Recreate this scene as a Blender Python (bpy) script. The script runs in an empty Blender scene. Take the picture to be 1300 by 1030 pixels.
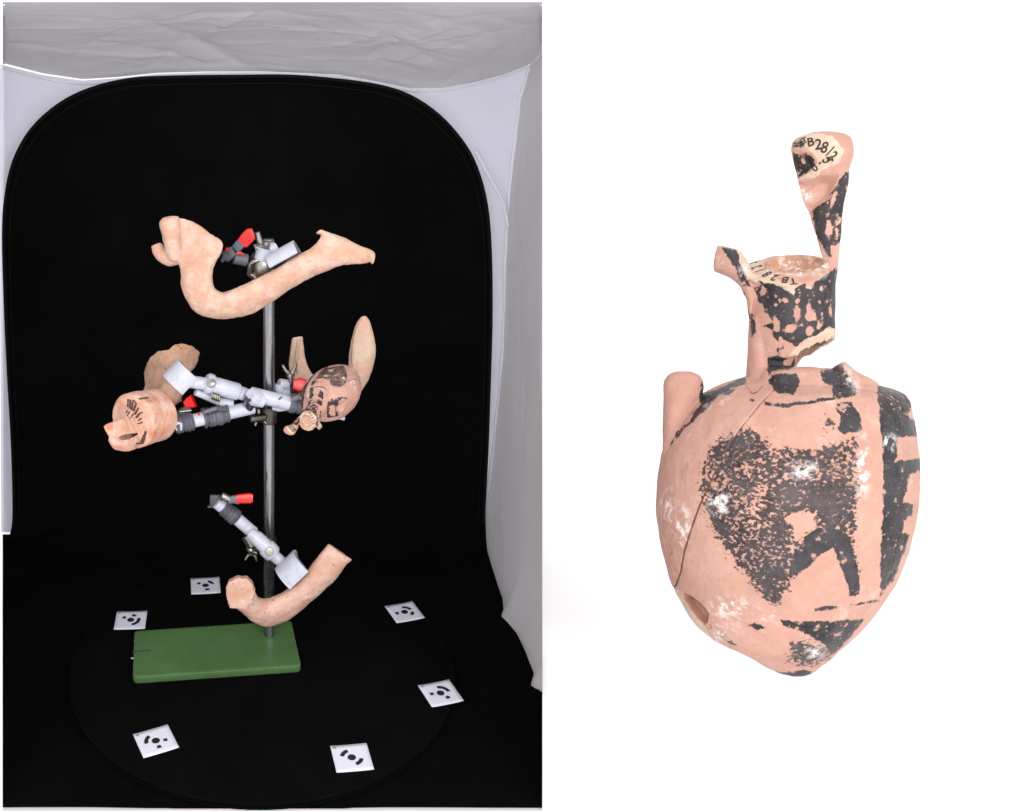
import bpy, bmesh, math, random
import numpy as np
from mathutils import Vector, Matrix, Euler
random.seed(7); rng = np.random.default_rng(7)
S = bpy.context.scene
C = S.collection

# ------------------------------------------------------------------ camera
F = 1250.0; PX, PY = 346.0, 515.0           # focal length and principal point, photo pixels (1300 wide)
PIT = math.radians(22.7); CP, SP = math.cos(PIT), math.sin(PIT)
CAM = Vector((0.0, -0.932, 0.706))
FWD = Vector((0, CP, -SP)); UP = Vector((0, SP, CP)); RIGHT = Vector((1, 0, 0))
cd = bpy.data.cameras.new('camera'); cam = bpy.data.objects.new('camera', cd); C.objects.link(cam)
cd.sensor_fit = 'HORIZONTAL'; cd.sensor_width = 36.0; cd.lens = F / 1300 * 36.0
cd.shift_x = (650 - PX) / 1300.0
cam.location = CAM; cam.rotation_euler = (math.radians(90) - PIT, 0, 0)
cd.clip_start = 0.02; cd.clip_end = 50
S.camera = cam
# ------------------------------------------------------------------ light
w = bpy.data.worlds.new('World'); S.world = w; w.use_nodes = True
bg = w.node_tree.nodes['Background']; bg.inputs[0].default_value = (1, 1, 1, 1); bg.inputs[1].default_value = 1.3
def area(name, loc, aim, size, power, col=(1, 1, 1)):
    l = bpy.data.lights.new(name, 'AREA'); l.shape = 'DISK'; l.size = size; l.energy = power; l.color = col
    o = bpy.data.objects.new(name, l); C.objects.link(o); o.location = loc
    o.rotation_euler = (Vector(aim) - Vector(loc)).to_track_quat('-Z', 'Y').to_euler()
    return o
area('ring_flash_lamp', (0.0, -0.99, 0.79), (0.02, 0.05, 0.25), 0.14, 3.7)
area('softbox_lamp', (-0.45, -1.35, 1.25), (0, 0, 0.28), 0.5, 4.0)  # unseen front lamp, added to lift the finds above the tent walls
area('softbox_lamp', (0.95, -1.45, 1.05), (0.5, 0, 0.3), 0.5, 8.0)  # unseen front lamp, added to keep the paper behind the jug white
S.view_settings.view_transform = 'Standard'; S.view_settings.look = 'None'
S.view_settings.exposure = 0.0; S.view_settings.gamma = 1.0; S.view_settings.use_curve_mapping = False
S.render.engine = 'CYCLES'

# ------------------------------------------------------------------ helpers
def ray(px, py):
    v = (PY - py) / F
    return Vector(((px - PX) / F, CP + v * SP, -SP + v * CP))
ROD_Y = 0.033
def at(px, py, dy=0.0):                       # point on the vertical plane through the stand's rod, dy metres behind it
    r = ray(px, py); return CAM + r * ((ROD_Y + dy - CAM.y) / r.y)
def ground(px, py, z=0.0):
    r = ray(px, py); return CAM + r * ((z - CAM.z) / r.z)
def depth(p): return (Vector(p) - CAM).dot(FWD)
def mpp(p): return depth(p) / F               # metres per photo pixel at a point
def proj(V):
    D = V - np.array(CAM); z = D @ np.array(FWD)
    return np.stack([PX + F * D[:, 0] / z, PY - F * (D @ np.array(UP)) / z], 1)
def srgb(r, g, b):
    f = lambda c: (c / 255 / 12.92) if c / 255 <= .04045 else ((c / 255 + .055) / 1.055) ** 2.4
    return (f(r), f(g), f(b), 1)

def link(name, me, mat=None, parent=None, smooth=True):
    o = bpy.data.objects.new(name, me); C.objects.link(o)
    if mat and not me.materials: me.materials.append(mat)
    if parent:
        o.parent = parent; bpy.context.view_layer.update()
        o.matrix_parent_inverse = parent.matrix_basis.inverted()
    if smooth:
        me.polygons.foreach_set('use_smooth', [True] * len(me.polygons)); me.update()
    return o
def tag(o, label=None, cat=None, group=None, kind=None):
    if label: o['label'] = label
    if cat: o['category'] = cat
    if group: o['group'] = group
    if kind: o['kind'] = kind
    return o
def empty(name, loc, label, cat, group=None):
    o = bpy.data.objects.new(name, None); C.objects.link(o); o.location = loc; o.empty_display_size = .02
    return tag(o, label, cat, group)
def mesh(name, verts, faces):
    me = bpy.data.meshes.new(name); me.from_pydata([tuple(v) for v in verts], [], faces); me.update(); return me
class MB:
    def __init__(s): s.v = []; s.f = []
    def add(s, vs, fs):
        n = len(s.v); s.v += [Vector(v) for v in vs]; s.f += [tuple(i + n for i in f) for f in fs]; return s
    def ring_tube(s, rings, cap=True, closed=False):
        n = len(rings[0]); vs = [p for r in rings for p in r]; fs = []
        m = len(rings)
        for i in range(m if closed else m - 1):
            for j in range(n):
                a = i * n + j; b = i * n + (j + 1) % n; c = ((i + 1) % m) * n + (j + 1) % n; d = ((i + 1) % m) * n + j
                fs.append((a, d, c, b))
        if cap and not closed:
            vs.append(sum(rings[0], Vector()) / n); vs.append(sum(rings[-1], Vector()) / n)
            k = len(vs) - 2
            for j in range(n):
                fs.append((k, j, (j + 1) % n)); fs.append((k + 1, (m - 1) * n + (j + 1) % n, (m - 1) * n + j))
        return s.add(vs, fs)
    def tube(s, pts, r, n=20, cap=True, closed=False):
        pts = [Vector(p) for p in pts]; R = r if isinstance(r, (list, tuple)) else [r] * len(pts); rings = []
        nrm = None
        for i, p in enumerate(pts):
            if closed: t = pts[(i + 1) % len(pts)] - pts[i - 1]
            else: t = pts[min(i + 1, len(pts) - 1)] - pts[max(i - 1, 0)]
            if t.length < 1e-9: t = (pts[-1] - pts[0])
            t.normalize()
            if nrm is None: nrm = t.orthogonal().normalized()
            else:
                nrm = nrm - t * nrm.dot(t)
                nrm = nrm.normalized() if nrm.length > 1e-6 else t.orthogonal().normalized()
            b = t.cross(nrm)
            rings.append([p + (nrm * math.cos(2 * math.pi * k / n) + b * math.sin(2 * math.pi * k / n)) * R[i] for k in range(n)])
        return s.ring_tube(rings, cap, closed)
    def cyl(s, a, b, r, bev=0.0006, n=24):    # cylinder with softened ends
        a = Vector(a); b = Vector(b); t = (b - a).normalized(); L = (b - a).length; bev = min(bev, r * .5, L * .3)
        return s.tube([a, a + t * 1e-5, a + t * bev, b - t * bev, b - t * 1e-5, b], [r - bev, r - bev * .9, r, r, r - bev * .9, r - bev], n)
    def box(s, M, sx, sy, sz, bev=0.0008):
        bm = bmesh.new(); bmesh.ops.create_cube(bm, size=1)
        for v in bm.verts: v.co = Vector((v.co.x * sx, v.co.y * sy, v.co.z * sz))
        if bev: bmesh.ops.bevel(bm, geom=bm.edges[:], offset=bev, segments=3, affect='EDGES', profile=.5)
        bm.verts.index_update()
        s.add([M @ v.co for v in bm.verts], [tuple(v.index for v in f.verts) for f in bm.faces]); bm.free(); return s
    def build(s, name, mat, parent=None, smooth=True):
        me = mesh(name, s.v, s.f)
        bm = bmesh.new(); bm.from_mesh(me); bmesh.ops.recalc_face_normals(bm, faces=bm.faces[:]); bm.to_mesh(me); bm.free()
        o = link(name, me, mat, parent, smooth)
        if smooth: me.set_sharp_from_angle(angle=math.radians(42))
        return o
def frame(origin, x, z=None):                 # matrix with X along x and Z near z
    x = Vector(x).normalized(); z = Vector(z if z is not None else -FWD)
    z = (z - x * z.dot(x)).normalized(); y = z.cross(x)
    return Matrix(((x.x, y.x, z.x, origin[0]), (x.y, y.y, z.y, origin[1]), (x.z, y.z, z.z, origin[2]), (0, 0, 0, 1)))

# ---- numpy noise
def _h(ix, iy, iz, seed):
    n = (ix * 374761393 + iy * 668265263 + iz * 2147483647 + seed * 974634777) & 0xffffffff
    n = ((n ^ (n >> 13)) * 1274126177) & 0xffffffff
    return ((n ^ (n >> 16)) & 0xffff) / 65535.0
def vnoise(P, scale, seed=0):
    Q = P * scale; I = np.floor(Q).astype(np.int64); f = Q - I; f = f * f * (3 - 2 * f); r = 0
    for dx in (0, 1):
        for dy in (0, 1):
            for dz in (0, 1):
                wgt = (f[:, 0] if dx else 1 - f[:, 0]) * (f[:, 1] if dy else 1 - f[:, 1]) * (f[:, 2] if dz else 1 - f[:, 2])
                r = r + wgt * _h(I[:, 0] + dx, I[:, 1] + dy, I[:, 2] + dz, seed)
    return r - .5
def fbm(P, scale, seed=0, oct=3):
    r = 0; a = 1
    for k in range(oct): r = r + a * vnoise(P, scale * 2 ** k, seed + k); a *= .5
    return r
def get_v(me):
    a = np.empty(len(me.vertices) * 3); me.vertices.foreach_get('co', a); return a.reshape(-1, 3)
def get_n(me):
    a = np.empty(len(me.vertices) * 3); me.vertices.foreach_get('normal', a); return a.reshape(-1, 3)
def set_v(me, V): me.vertices.foreach_set('co', V.ravel()); me.update()
def attr(me, name, vals):
    a = me.attributes.new(name, 'FLOAT', 'POINT'); a.data.foreach_set('value', np.asarray(vals, dtype=np.float32))
def sdf(P, poly):                             # signed distance, positive inside
    poly = np.array(poly, float); d = np.full(len(P), 1e9); ins = np.zeros(len(P), bool); n = len(poly)
    for i in range(n):
        a = poly[i]; b = poly[(i + 1) % n]; e = b - a; wv = P - a
        t = np.clip((wv @ e) / max(e @ e, 1e-9), 0, 1); d = np.minimum(d, np.hypot(*(wv - t[:, None] * e).T))
        c = (a[1] <= P[:, 1]) != (b[1] <= P[:, 1])
        xi = a[0] + (P[:, 1] - a[1]) * e[0] / (e[1] if abs(e[1]) > 1e-9 else 1e-9)
        ins ^= c & (P[:, 0] < xi)
    return np.where(ins, d, -d)
def sline(P, pts):                            # distance to a polyline
    d = np.full(len(P), 1e9); pts = np.array(pts, float)
    for i in range(len(pts) - 1):
        a = pts[i]; e = pts[i + 1] - a; wv = P - a; t = np.clip((wv @ e) / max(e @ e, 1e-9), 0, 1)
        d = np.minimum(d, np.hypot(*(wv - t[:, None] * e).T))
    return d
def sell(P, cx, cy, rx, ry, ang=0):
    c, s_ = math.cos(math.radians(ang)), math.sin(math.radians(ang)); x = P[:, 0] - cx; y = P[:, 1] - cy
    return (1 - np.hypot((x * c + y * s_) / rx, (-x * s_ + y * c) / ry)) * min(rx, ry)
def catmull(st, k):                           # smooth a list of number tuples
    A = np.array(st, float); out = []; n = len(A)
    for i in range(n - 1):
        p0, p1, p2, p3 = A[max(i - 1, 0)], A[i], A[i + 1], A[min(i + 2, n - 1)]
        for j in range(k):
            t = j / k; out.append(.5 * ((2 * p1) + (-p0 + p2) * t + (2 * p0 - 5 * p1 + 4 * p2 - p3) * t * t + (-p0 + 3 * p1 - 3 * p2 + p3) * t ** 3))
    out.append(A[-1]); return out
def remesh(mb, voxel, smooth=4, name='tmp'):
    me = mesh(name, mb.v, mb.f)
    bm = bmesh.new(); bm.from_mesh(me); bmesh.ops.recalc_face_normals(bm, faces=bm.faces[:]); bm.to_mesh(me); bm.free()
    o = bpy.data.objects.new(name, me); C.objects.link(o)
    m = o.modifiers.new('r', 'REMESH'); m.mode = 'VOXEL'; m.voxel_size = voxel
    if smooth: q = o.modifiers.new('s', 'SMOOTH'); q.factor = .5; q.iterations = smooth
    bpy.context.view_layer.update()
    out = bpy.data.meshes.new_from_object(o.evaluated_get(bpy.context.evaluated_depsgraph_get()))
    bpy.data.objects.remove(o); bpy.data.meshes.remove(me); return out
def sweep(mb, st, n=28, k=5):                 # stations: Ax, Ay, Bx, By, dy(m behind rod), half depth(px)
    rings = []
    for s in catmull(st, k):
        a = at(s[0], s[1], s[4]); b = at(s[2], s[3], s[4]); c = (a + b) / 2; h = (a - b) / 2; d = FWD * (s[5] * mpp(c))
        rings.append([c + h * math.cos(2 * math.pi * j / n) + d * math.sin(2 * math.pi * j / n) for j in range(n)])
    mb.ring_tube(rings); return mb
def slab(mb, poly, dy0, thick, bulge=None):   # px outline extruded along the view, dy0 = front face; bulge(px,py)->extra dy
    pts = [tuple(p) for p in poly]; cx = sum(p[0] for p in pts) / len(pts); cy = sum(p[1] for p in pts) / len(pts)
    g = bulge or (lambda x, y: 0)
    rows = [1, .82, .62, .42, .22]; n = len(pts); R = []
    fr = lambda f, off: [at(cx + (x - cx) * f, cy + (y - cy) * f, dy0 + g(cx + (x - cx) * f, cy + (y - cy) * f)) + FWD * off for x, y in pts]
    R = [fr(f, 0) for f in reversed(rows)] + [fr(f, thick) for f in rows]
    mb.ring_tube(R); return mb
def dense(poly, step=3.0, jit=0.0, seed=1):
    r = random.Random(seed); out = []; n = len(poly)
    for i in range(n):
        a = poly[i]; b = poly[(i + 1) % n]; L = math.dist(a, b); m = max(1, int(L / step))
        for j in range(m):
            t = j / m; out.append((a[0] + (b[0] - a[0]) * t + r.uniform(-jit, jit), a[1] + (b[1] - a[1]) * t + r.uniform(-jit, jit)))
    return out

# ------------------------------------------------------------------ materials
def mat(name):
    m = bpy.data.materials.new(name); m.use_nodes = True; nt = m.node_tree
    return m, nt, nt.nodes['Principled BSDF']
def N(nt, t, **kw):
    n = nt.nodes.new(t)
    for k, v in kw.items(): setattr(n, k, v)
    return n
def tex(nt, scale, detail=4, rough=.6, kind='ShaderNodeTexNoise', vec=None):
    n = N(nt, kind); n.inputs['Scale'].default_value = scale
    if 'Detail' in n.inputs: n.inputs['Detail'].default_value = 0 if 'Voronoi' in kind else detail
    if 'Roughness' in n.inputs: n.inputs['Roughness'].default_value = rough
    if vec is None:
        tc = nt.nodes.get('tc') or N(nt, 'ShaderNodeTexCoord', name='tc'); vec = tc.outputs['Object']
    nt.links.new(vec, n.inputs['Vector']); return n
def mp(nt, val, a, b, c=0, d=1, smooth=False):
    n = N(nt, 'ShaderNodeMapRange'); n.clamp = True
    if smooth: n.interpolation_type = 'SMOOTHSTEP'
    n.inputs[1].default_value = a; n.inputs[2].default_value = b; n.inputs[3].default_value = c; n.inputs[4].default_value = d
    nt.links.new(val, n.inputs[0]); return n.outputs[0]
def mth(nt, op, a, b=None):
    n = N(nt, 'ShaderNodeMath', operation=op)
    for i, x in enumerate((a, b)):
        if x is None: continue
        if isinstance(x, (int, float)): n.inputs[i].default_value = x
        else: nt.links.new(x, n.inputs[i])
    return n.outputs[0]
def mix(nt, fac, a, b):
    n = N(nt, 'ShaderNodeMix', data_type='RGBA')
    if isinstance(fac, (int, float)): n.inputs[0].default_value = fac
    else: nt.links.new(fac, n.inputs[0])
    for i, x in ((6, a), (7, b)):
        if isinstance(x, tuple): n.inputs[i].default_value = x
        else: nt.links.new(x, n.inputs[i])
    return n.outputs[2]
def at_attr(nt, name):
    n = N(nt, 'ShaderNodeAttribute'); n.attribute_name = name; return n.outputs['Fac']
def bump(nt, b, h, strength, dist):
    n = N(nt, 'ShaderNodeBump'); n.inputs['Strength'].default_value = strength; n.inputs['Distance'].default_value = dist
    nt.links.new(h, n.inputs['Height']); nt.links.new(n.outputs[0], b.inputs['Normal'])
def plain(name, col, rough=.5, metal=0, spec=.5, grain=0.0, gs=300, tint=.12):
    m, nt, b = mat(name); b.inputs['Roughness'].default_value = rough; b.inputs['Metallic'].default_value = metal
    b.inputs['Specular IOR Level'].default_value = spec
    t = tex(nt, gs * .25, 5); dark = tuple(c * (1 - tint) for c in col[:3]) + (1,)
    nt.links.new(mix(nt, mp(nt, t.outputs['Fac'], .35, .65), dark, col), b.inputs['Base Color'])
    if name.startswith('white_') and 'plastic' in name:
        gr = mix(nt, mth(nt, 'MULTIPLY', mp(nt, tex(nt, 90, 6, .75).outputs['Fac'], .56, .72), .55), mix(nt, mp(nt, t.outputs['Fac'], .35, .65), dark, col), srgb(120, 114, 108)); nt.links.new(gr, b.inputs['Base Color'])
    if grain: bump(nt, b, tex(nt, gs, 3).outputs['Fac'], grain, .0006)
    return m

M_white = plain('white_plastic', srgb(188, 189, 203), .3, gs=200, tint=.08, grain=.05)
M_white2 = plain('white_matt_plastic', srgb(185, 186, 199), .42, gs=240, tint=.1, grain=.1)
M_red = plain('red_plastic', srgb(214, 18, 16), .35, gs=200)
M_tape = plain('grey_tape', srgb(92, 92, 102), .45, grain=.6, gs=160, tint=.3)
M_darkp = plain('dark_grey_clamp', srgb(66, 66, 72), .45, grain=.2, gs=200, tint=.3)
M_slate = plain('slate_plastic', srgb(84, 96, 106), .35, gs=200)
M_steel = plain('zinc_steel', srgb(176, 172, 164), .32, metal=1, gs=300, tint=.4, grain=.1)
M_dsteel = plain('dark_steel', srgb(96, 92, 86), .38, metal=1, gs=300, tint=.5, grain=.2)
M_rub = plain('black_rubber', srgb(20, 20, 21), .6)
M_card = plain('white_card', srgb(214, 213, 226), .7, gs=80, tint=.04)
M_ink = plain('black_print', srgb(20, 20, 22), .7)
M_greyink = plain('grey_print', srgb(130, 130, 136), .7)
def rod_mat():
    m, nt, b = mat('brushed_steel'); b.inputs['Metallic'].default_value = .92; b.inputs['Roughness'].default_value = .33
    mpn = N(nt, 'ShaderNodeMapping'); tc = N(nt, 'ShaderNodeTexCoord', name='tc'); mpn.inputs['Scale'].default_value = (1, 1, .03)
    nt.links.new(tc.outputs['Object'], mpn.inputs[0])
    t = tex(nt, 900, 4, .7, vec=mpn.outputs[0]); t2 = tex(nt, 60, 5, .7)
    nt.links.new(mix(nt, mp(nt, t.outputs['Fac'], .3, .7), srgb(110, 110, 114), srgb(160, 159, 162)), b.inputs['Base Color'])
    nt.links.new(mp(nt, t2.outputs['Fac'], .3, .7, .14, .3), b.inputs['Roughness']); return m
M_rod = rod_mat()
def green_mat():
    m, nt, b = mat('green_enamel'); t = tex(nt, 18, 5); t2 = tex(nt, 160, 3)
    nt.links.new(mix(nt, mp(nt, t.outputs['Fac'], .3, .7), srgb(72, 102, 62), srgb(82, 114, 70)), b.inputs['Base Color'])
    gcol = mix(nt, mp(nt, t.outputs['Fac'], .3, .7), srgb(72, 102, 62), srgb(82, 114, 70)); mg = N(nt, 'ShaderNodeMapping'); mg.inputs['Scale'].default_value = (1, 14, 1); mg.inputs['Rotation'].default_value = (0, 0, .5); nt.links.new(nt.nodes['tc'].outputs['Object'], mg.inputs[0])
    scr = tex(nt, 60, 3, .5, vec=mg.outputs[0]); gcol = mix(nt, mth(nt, 'MULTIPLY', mp(nt, scr.outputs['Fac'], .68, .72), .3), gcol, srgb(130, 152, 118)); dst = tex(nt, 420, 2); gcol = mix(nt, mth(nt, 'MULTIPLY', mp(nt, dst.outputs['Fac'], .7, .74), .4), gcol, srgb(170, 176, 164)); nt.links.new(gcol, b.inputs['Base Color'])
    nt.links.new(mp(nt, t2.outputs['Fac'], .3, .7, .16, .3), b.inputs['Roughness']); b.inputs['Specular IOR Level'].default_value = .45
    bump(nt, b, t2.outputs['Fac'], .03, .0006); return m
M_green = green_mat()
def felt(name, v, lint=True):
    m, nt, b = mat(name); b.inputs['Roughness'].default_value = 1; b.inputs['Specular IOR Level'].default_value = 0.02
    t = tex(nt, 12, 6, .7); c = mix(nt, mp(nt, t.outputs['Fac'], .3, .7), (v * .7, v * .7, v * .75, 1), (v * 1.2, v * 1.2, v * 1.3, 1))
    if lint:
        vo = tex(nt, 140, kind='ShaderNodeTexVoronoi'); vo.feature = 'F1'
        n2 = tex(nt, 17, 3); k = mth(nt, 'MULTIPLY', mp(nt, vo.outputs['Distance'], .05, .13, 1, 0), mp(nt, n2.outputs['Fac'], .62, .74))
        c = mix(nt, mth(nt, 'MULTIPLY', k, .55), c, (.06, .06, .065, 1))
    nt.links.new(c, b.inputs['Base Color']); bump(nt, b, tex(nt, 900, 3).outputs['Fac'], .5, .001); return m
M_felt = felt('black_felt', .0030); M_cloth = felt('black_cloth', .0023); M_velvet = felt('black_backdrop_cloth', .0030, True)
M_bind = plain('black_binding', (.0055, .0055, .006, 1), .8, spec=.08)
def fabric(name, col, trans):
    m, nt, b = mat(name); b.inputs['Roughness'].default_value = .8; b.inputs['Specular IOR Level'].default_value = .2
    t = tex(nt, 9, 5); base = mix(nt, mp(nt, t.outputs['Fac'], .3, .7), tuple(c * .93 for c in col[:3]) + (1,), col)
    nt.links.new(base, b.inputs['Base Color'])
    tr = N(nt, 'ShaderNodeBsdfTranslucent'); nt.links.new(base, tr.inputs[0]); mx = N(nt, 'ShaderNodeMixShader'); mx.inputs[0].default_value = trans
    nt.links.new(b.outputs[0], mx.inputs[1]); nt.links.new(tr.outputs[0], mx.inputs[2])
    nt.links.new(mx.outputs[0], nt.nodes['Material Output'].inputs[0])
    bump(nt, b, tex(nt, 700, 2).outputs['Fac'], .1, .0005); return m
M_fab = fabric('white_tent_nylon', srgb(187, 184, 189), .26)
M_fabback = fabric('white_back_nylon', srgb(204, 202, 215), .42)  # paler, more translucent than the sides: backlight glow put into the nylon's colour
M_pipe = fabric('white_piping', srgb(238, 238, 246), .2)
M_paper = plain('white_paper', (.96, .96, .96, 1), .9, spec=.1, gs=40, tint=.01)
def clay(name, base, light, orange, painted=False, sc=1.0, speck=.35):
    m, nt, b = mat(name); b.inputs['Roughness'].default_value = .82; b.inputs['Specular IOR Level'].default_value = .22
    t1 = tex(nt, 45 * sc, 5, .65); t2 = tex(nt, 110 * sc, 5, .7); t3 = tex(nt, 700 * sc, 3, .6); t4 = tex(nt, 28 * sc, 4, .6)
    c = mix(nt, mp(nt, t1.outputs['Fac'], .42, .58), base, light)
    c = mix(nt, mth(nt, 'MULTIPLY', mp(nt, t4.outputs['Fac'], .5, .66), .7), c, orange)
    c = mix(nt, mth(nt, 'MULTIPLY', mp(nt, t2.outputs['Fac'], .55, .75), .45), c, tuple(min(1, x * 1.18) for x in light[:3]) + (1,))
    vo = tex(nt, 150 * sc, kind='ShaderNodeTexVoronoi'); n5 = tex(nt, 60 * sc, 3)
    sp = mth(nt, 'MULTIPLY', mp(nt, vo.outputs['Distance'], .1, .3, 1, 0), mp(nt, n5.outputs['Fac'], .48, .58))
    c = mix(nt, mth(nt, 'MULTIPLY', sp, speck), c, srgb(120, 84, 66))
    if painted:
        n = tex(nt, 260 * sc, 4, .7).outputs['Fac']; dn = mth(nt, 'MULTIPLY', mth(nt, 'SUBTRACT', n, .5), 3.0)
        k = mp(nt, mth(nt, 'ADD', at_attr(nt, 'solid'), dn), -.25, .35)
        c = mix(nt, mth(nt, 'MULTIPLY', k, mp(nt, n, .3, .6, 1, .85)), c, srgb(46, 40, 39))
        k2 = mp(nt, mth(nt, 'ADD', at_attr(nt, 'rust'), mth(nt, 'MULTIPLY', dn, 2)), -1, 2)
        c = mix(nt, mth(nt, 'MULTIPLY', k2, .55), c, srgb(186, 104, 66))
    nt.links.new(c, b.inputs['Base Color'])
    h = mth(nt, 'ADD', mth(nt, 'MULTIPLY', t2.outputs['Fac'], 1.0), mth(nt, 'MULTIPLY', t3.outputs['Fac'], .5))
    bump(nt, b, h, .7, .0016); return m
M_clay_a = clay('pale_orange_clay', srgb(194, 152, 132), srgb(205, 173, 157), srgb(196, 144, 118), sc=1.4, speck=.35)
M_clay_b = clay('speckled_pink_clay', srgb(193, 151, 133), srgb(204, 170, 155), srgb(196, 146, 122), sc=1.3, speck=.75)
M_clay_c = clay('brown_beige_clay', srgb(176, 138, 116), srgb(192, 158, 136), srgb(186, 126, 92), sc=1.2, speck=.9)
M_clay_d = clay('cream_clay', srgb(190, 160, 141), srgb(199, 173, 154), srgb(194, 142, 120), sc=.9, speck=.3)
M_clay_e = clay('painted_pink_clay', srgb(204, 152, 129), srgb(215, 178, 160), srgb(206, 128, 92), painted=True, sc=1.3, speck=.5)

def vase_mat():
    m, nt, b = mat('black_figured_clay'); L = nt.links
    t1 = tex(nt, 14, 5, .65); t2 = tex(nt, 60, 5, .7); t3 = tex(nt, 320, 3, .6)
    c = mix(nt, mp(nt, t1.outputs['Fac'], .34, .66), srgb(184, 138, 122), srgb(198, 154, 139))
    c = mix(nt, mth(nt, 'MULTIPLY', mp(nt, t2.outputs['Fac'], .5, .75), .35), c, srgb(212, 174, 158))
    c = mix(nt, mth(nt, 'MULTIPLY', mp(nt, tex(nt, 9, 5, .7).outputs['Fac'], .48, .64), .6), c, srgb(178, 138, 122))
    c = mix(nt, mth(nt, 'MULTIPLY', mp(nt, tex(nt, 26, 6, .75).outputs['Fac'], .54, .7), .45), c, srgb(162, 122, 106))
    c = mix(nt, mth(nt, 'MULTIPLY', mp(nt, tex(nt, 33, 6, .75).outputs['Fac'], .58, .7), .4), c, srgb(224, 198, 188))
    # scattered pits
    vo = tex(nt, 120, kind='ShaderNodeTexVoronoi'); pit = mth(nt, 'MULTIPLY', mp(nt, vo.outputs['Distance'], .06, .14, 1, 0), mp(nt, tex(nt, 18, 3).outputs['Fac'], .56, .62))
    c = mix(nt, mth(nt, 'MULTIPLY', pit, .4), c, srgb(140, 96, 80))
    # bare broken edges, inside and lip
    fine = tex(nt, 120, 5, .7).outputs['Fac']; fn = mth(nt, 'SUBTRACT', fine, .5)
    def edge(name, amp, a=-.5, bb=.7): return mp(nt, mth(nt, 'ADD', at_attr(nt, name), mth(nt, 'MULTIPLY', fn, amp)), a, bb)
    c = mix(nt, edge('beige', 5), c, mix(nt, mp(nt, t2.outputs['Fac'], .35, .65), srgb(186, 158, 140), srgb(216, 190, 168)))
    c = mix(nt, edge('inner', 3), c, mix(nt, mp(nt, t2.outputs['Fac'], .35, .65), srgb(186, 140, 112), srgb(200, 164, 144)))
    # paint: solid (holds the neck recess shade too) and worn
    coarse = tex(nt, 42, 6, .75); cf = coarse.outputs['Fac']
    dk = mix(nt, mp(nt, tex(nt, 38, 8, .75).outputs['Fac'], .36, .66), srgb(26, 25, 27), srgb(70, 66, 69))
    dk = mix(nt, mp(nt, tex(nt, 11, 3).outputs['Fac'], .56, .68, 0, .5), dk, srgb(80, 80, 90))
    dk = mix(nt, mp(nt, tex(nt, 15, 4, .6).outputs['Fac'], .5, .66, 0, .55), dk, srgb(50, 38, 35))
    chips = tex(nt, 75, 3, .6).outputs['Fac']
    ks = edge('solid', 13)
    pin = tex(nt, 300, 2, .5).outputs['Fac']; pinm = mp(nt, mth(nt, 'ADD', pin, mth(nt, 'MULTIPLY', mth(nt, 'SUBTRACT', tex(nt, 16, 3).outputs['Fac'], .5), .35)), .66, .70, 1, .25)
    ks = mth(nt, 'MULTIPLY', ks, mth(nt, 'MULTIPLY', mp(nt, chips, .64, .68, 1, .12), pinm))
    c = mix(nt, ks, c, dk)
    # worn: stretched speckle, denser with attr
    tcn = nt.nodes['tc']; mpn = N(nt, 'ShaderNodeMapping'); mpn.inputs['Rotation'].default_value = (0, .7, 0); mpn.inputs['Scale'].default_value = (1, 1, 1.2)
    L.new(tcn.outputs['Object'], mpn.inputs[0])
    wn = tex(nt, 260, 3, .6, vec=mpn.outputs[0]).outputs['Fac']; wn2 = tex(nt, 20, 4, .6).outputs['Fac']
    wsum = mth(nt, 'ADD', mth(nt, 'MULTIPLY', mth(nt, 'SUBTRACT', wn, .5), 1.0), mth(nt, 'MULTIPLY', mth(nt, 'SUBTRACT', wn2, .5), .42))
    inside = mp(nt, mth(nt, 'ADD', at_attr(nt, 'worn'), mth(nt, 'MULTIPLY', fn, 20)), -5, 10, -.30, .05)
    inside = mth(nt, 'ADD', inside, mp(nt, mth(nt, 'ADD', at_attr(nt, 'dense'), mth(nt, 'MULTIPLY', fn, 24)), -6, 10, 0, .05))
    kw = mp(nt, mth(nt, 'ADD', wsum, inside), -.045, .045)
    c = mix(nt, mth(nt, 'MULTIPLY', kw, mp(nt, t3.outputs['Fac'], .3, .6, 1, .95)), c, dk)
    # grey haze of thinned paint inside worn area
    kh = mth(nt, 'MULTIPLY', mp(nt, at_attr(nt, 'worn'), 2, 12), mp(nt, wn2, .52, .68, 0, .18)); c = mix(nt, kh, c, srgb(128, 112, 110))
    # lime deposits
    kl = mth(nt, 'MULTIPLY', mp(nt, at_attr(nt, 'lime'), -5, 6), mp(nt, mth(nt, 'ADD', fine, mth(nt, 'MULTIPLY', wn2, .4)), .68, .8)); c = mix(nt, mth(nt, 'MULTIPLY', kl, .85), c, srgb(240, 232, 230))
    # crack
    c = mix(nt, mp(nt, mth(nt, 'ADD', at_attr(nt, 'crack'), mth(nt, 'MULTIPLY', fn, 1.6)), .9, 1.5, .9, 0), c, srgb(104, 62, 44))
    L.new(c, b.inputs['Base Color'])
    L.new(mp(nt, mth(nt, 'MAXIMUM', ks, kw), 0, 1, .8, .48), b.inputs['Roughness']); b.inputs['Specular IOR Level'].default_value = .3
    hgt = mth(nt, 'ADD', mth(nt, 'ADD', t2.outputs['Fac'], mth(nt, 'MULTIPLY', t3.outputs['Fac'], .6)), mth(nt, 'MULTIPLY', mth(nt, 'MAXIMUM', ks, kw), .35)); bump(nt, b, hgt, .55, .002); return m
M_vase = vase_mat()

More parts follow.
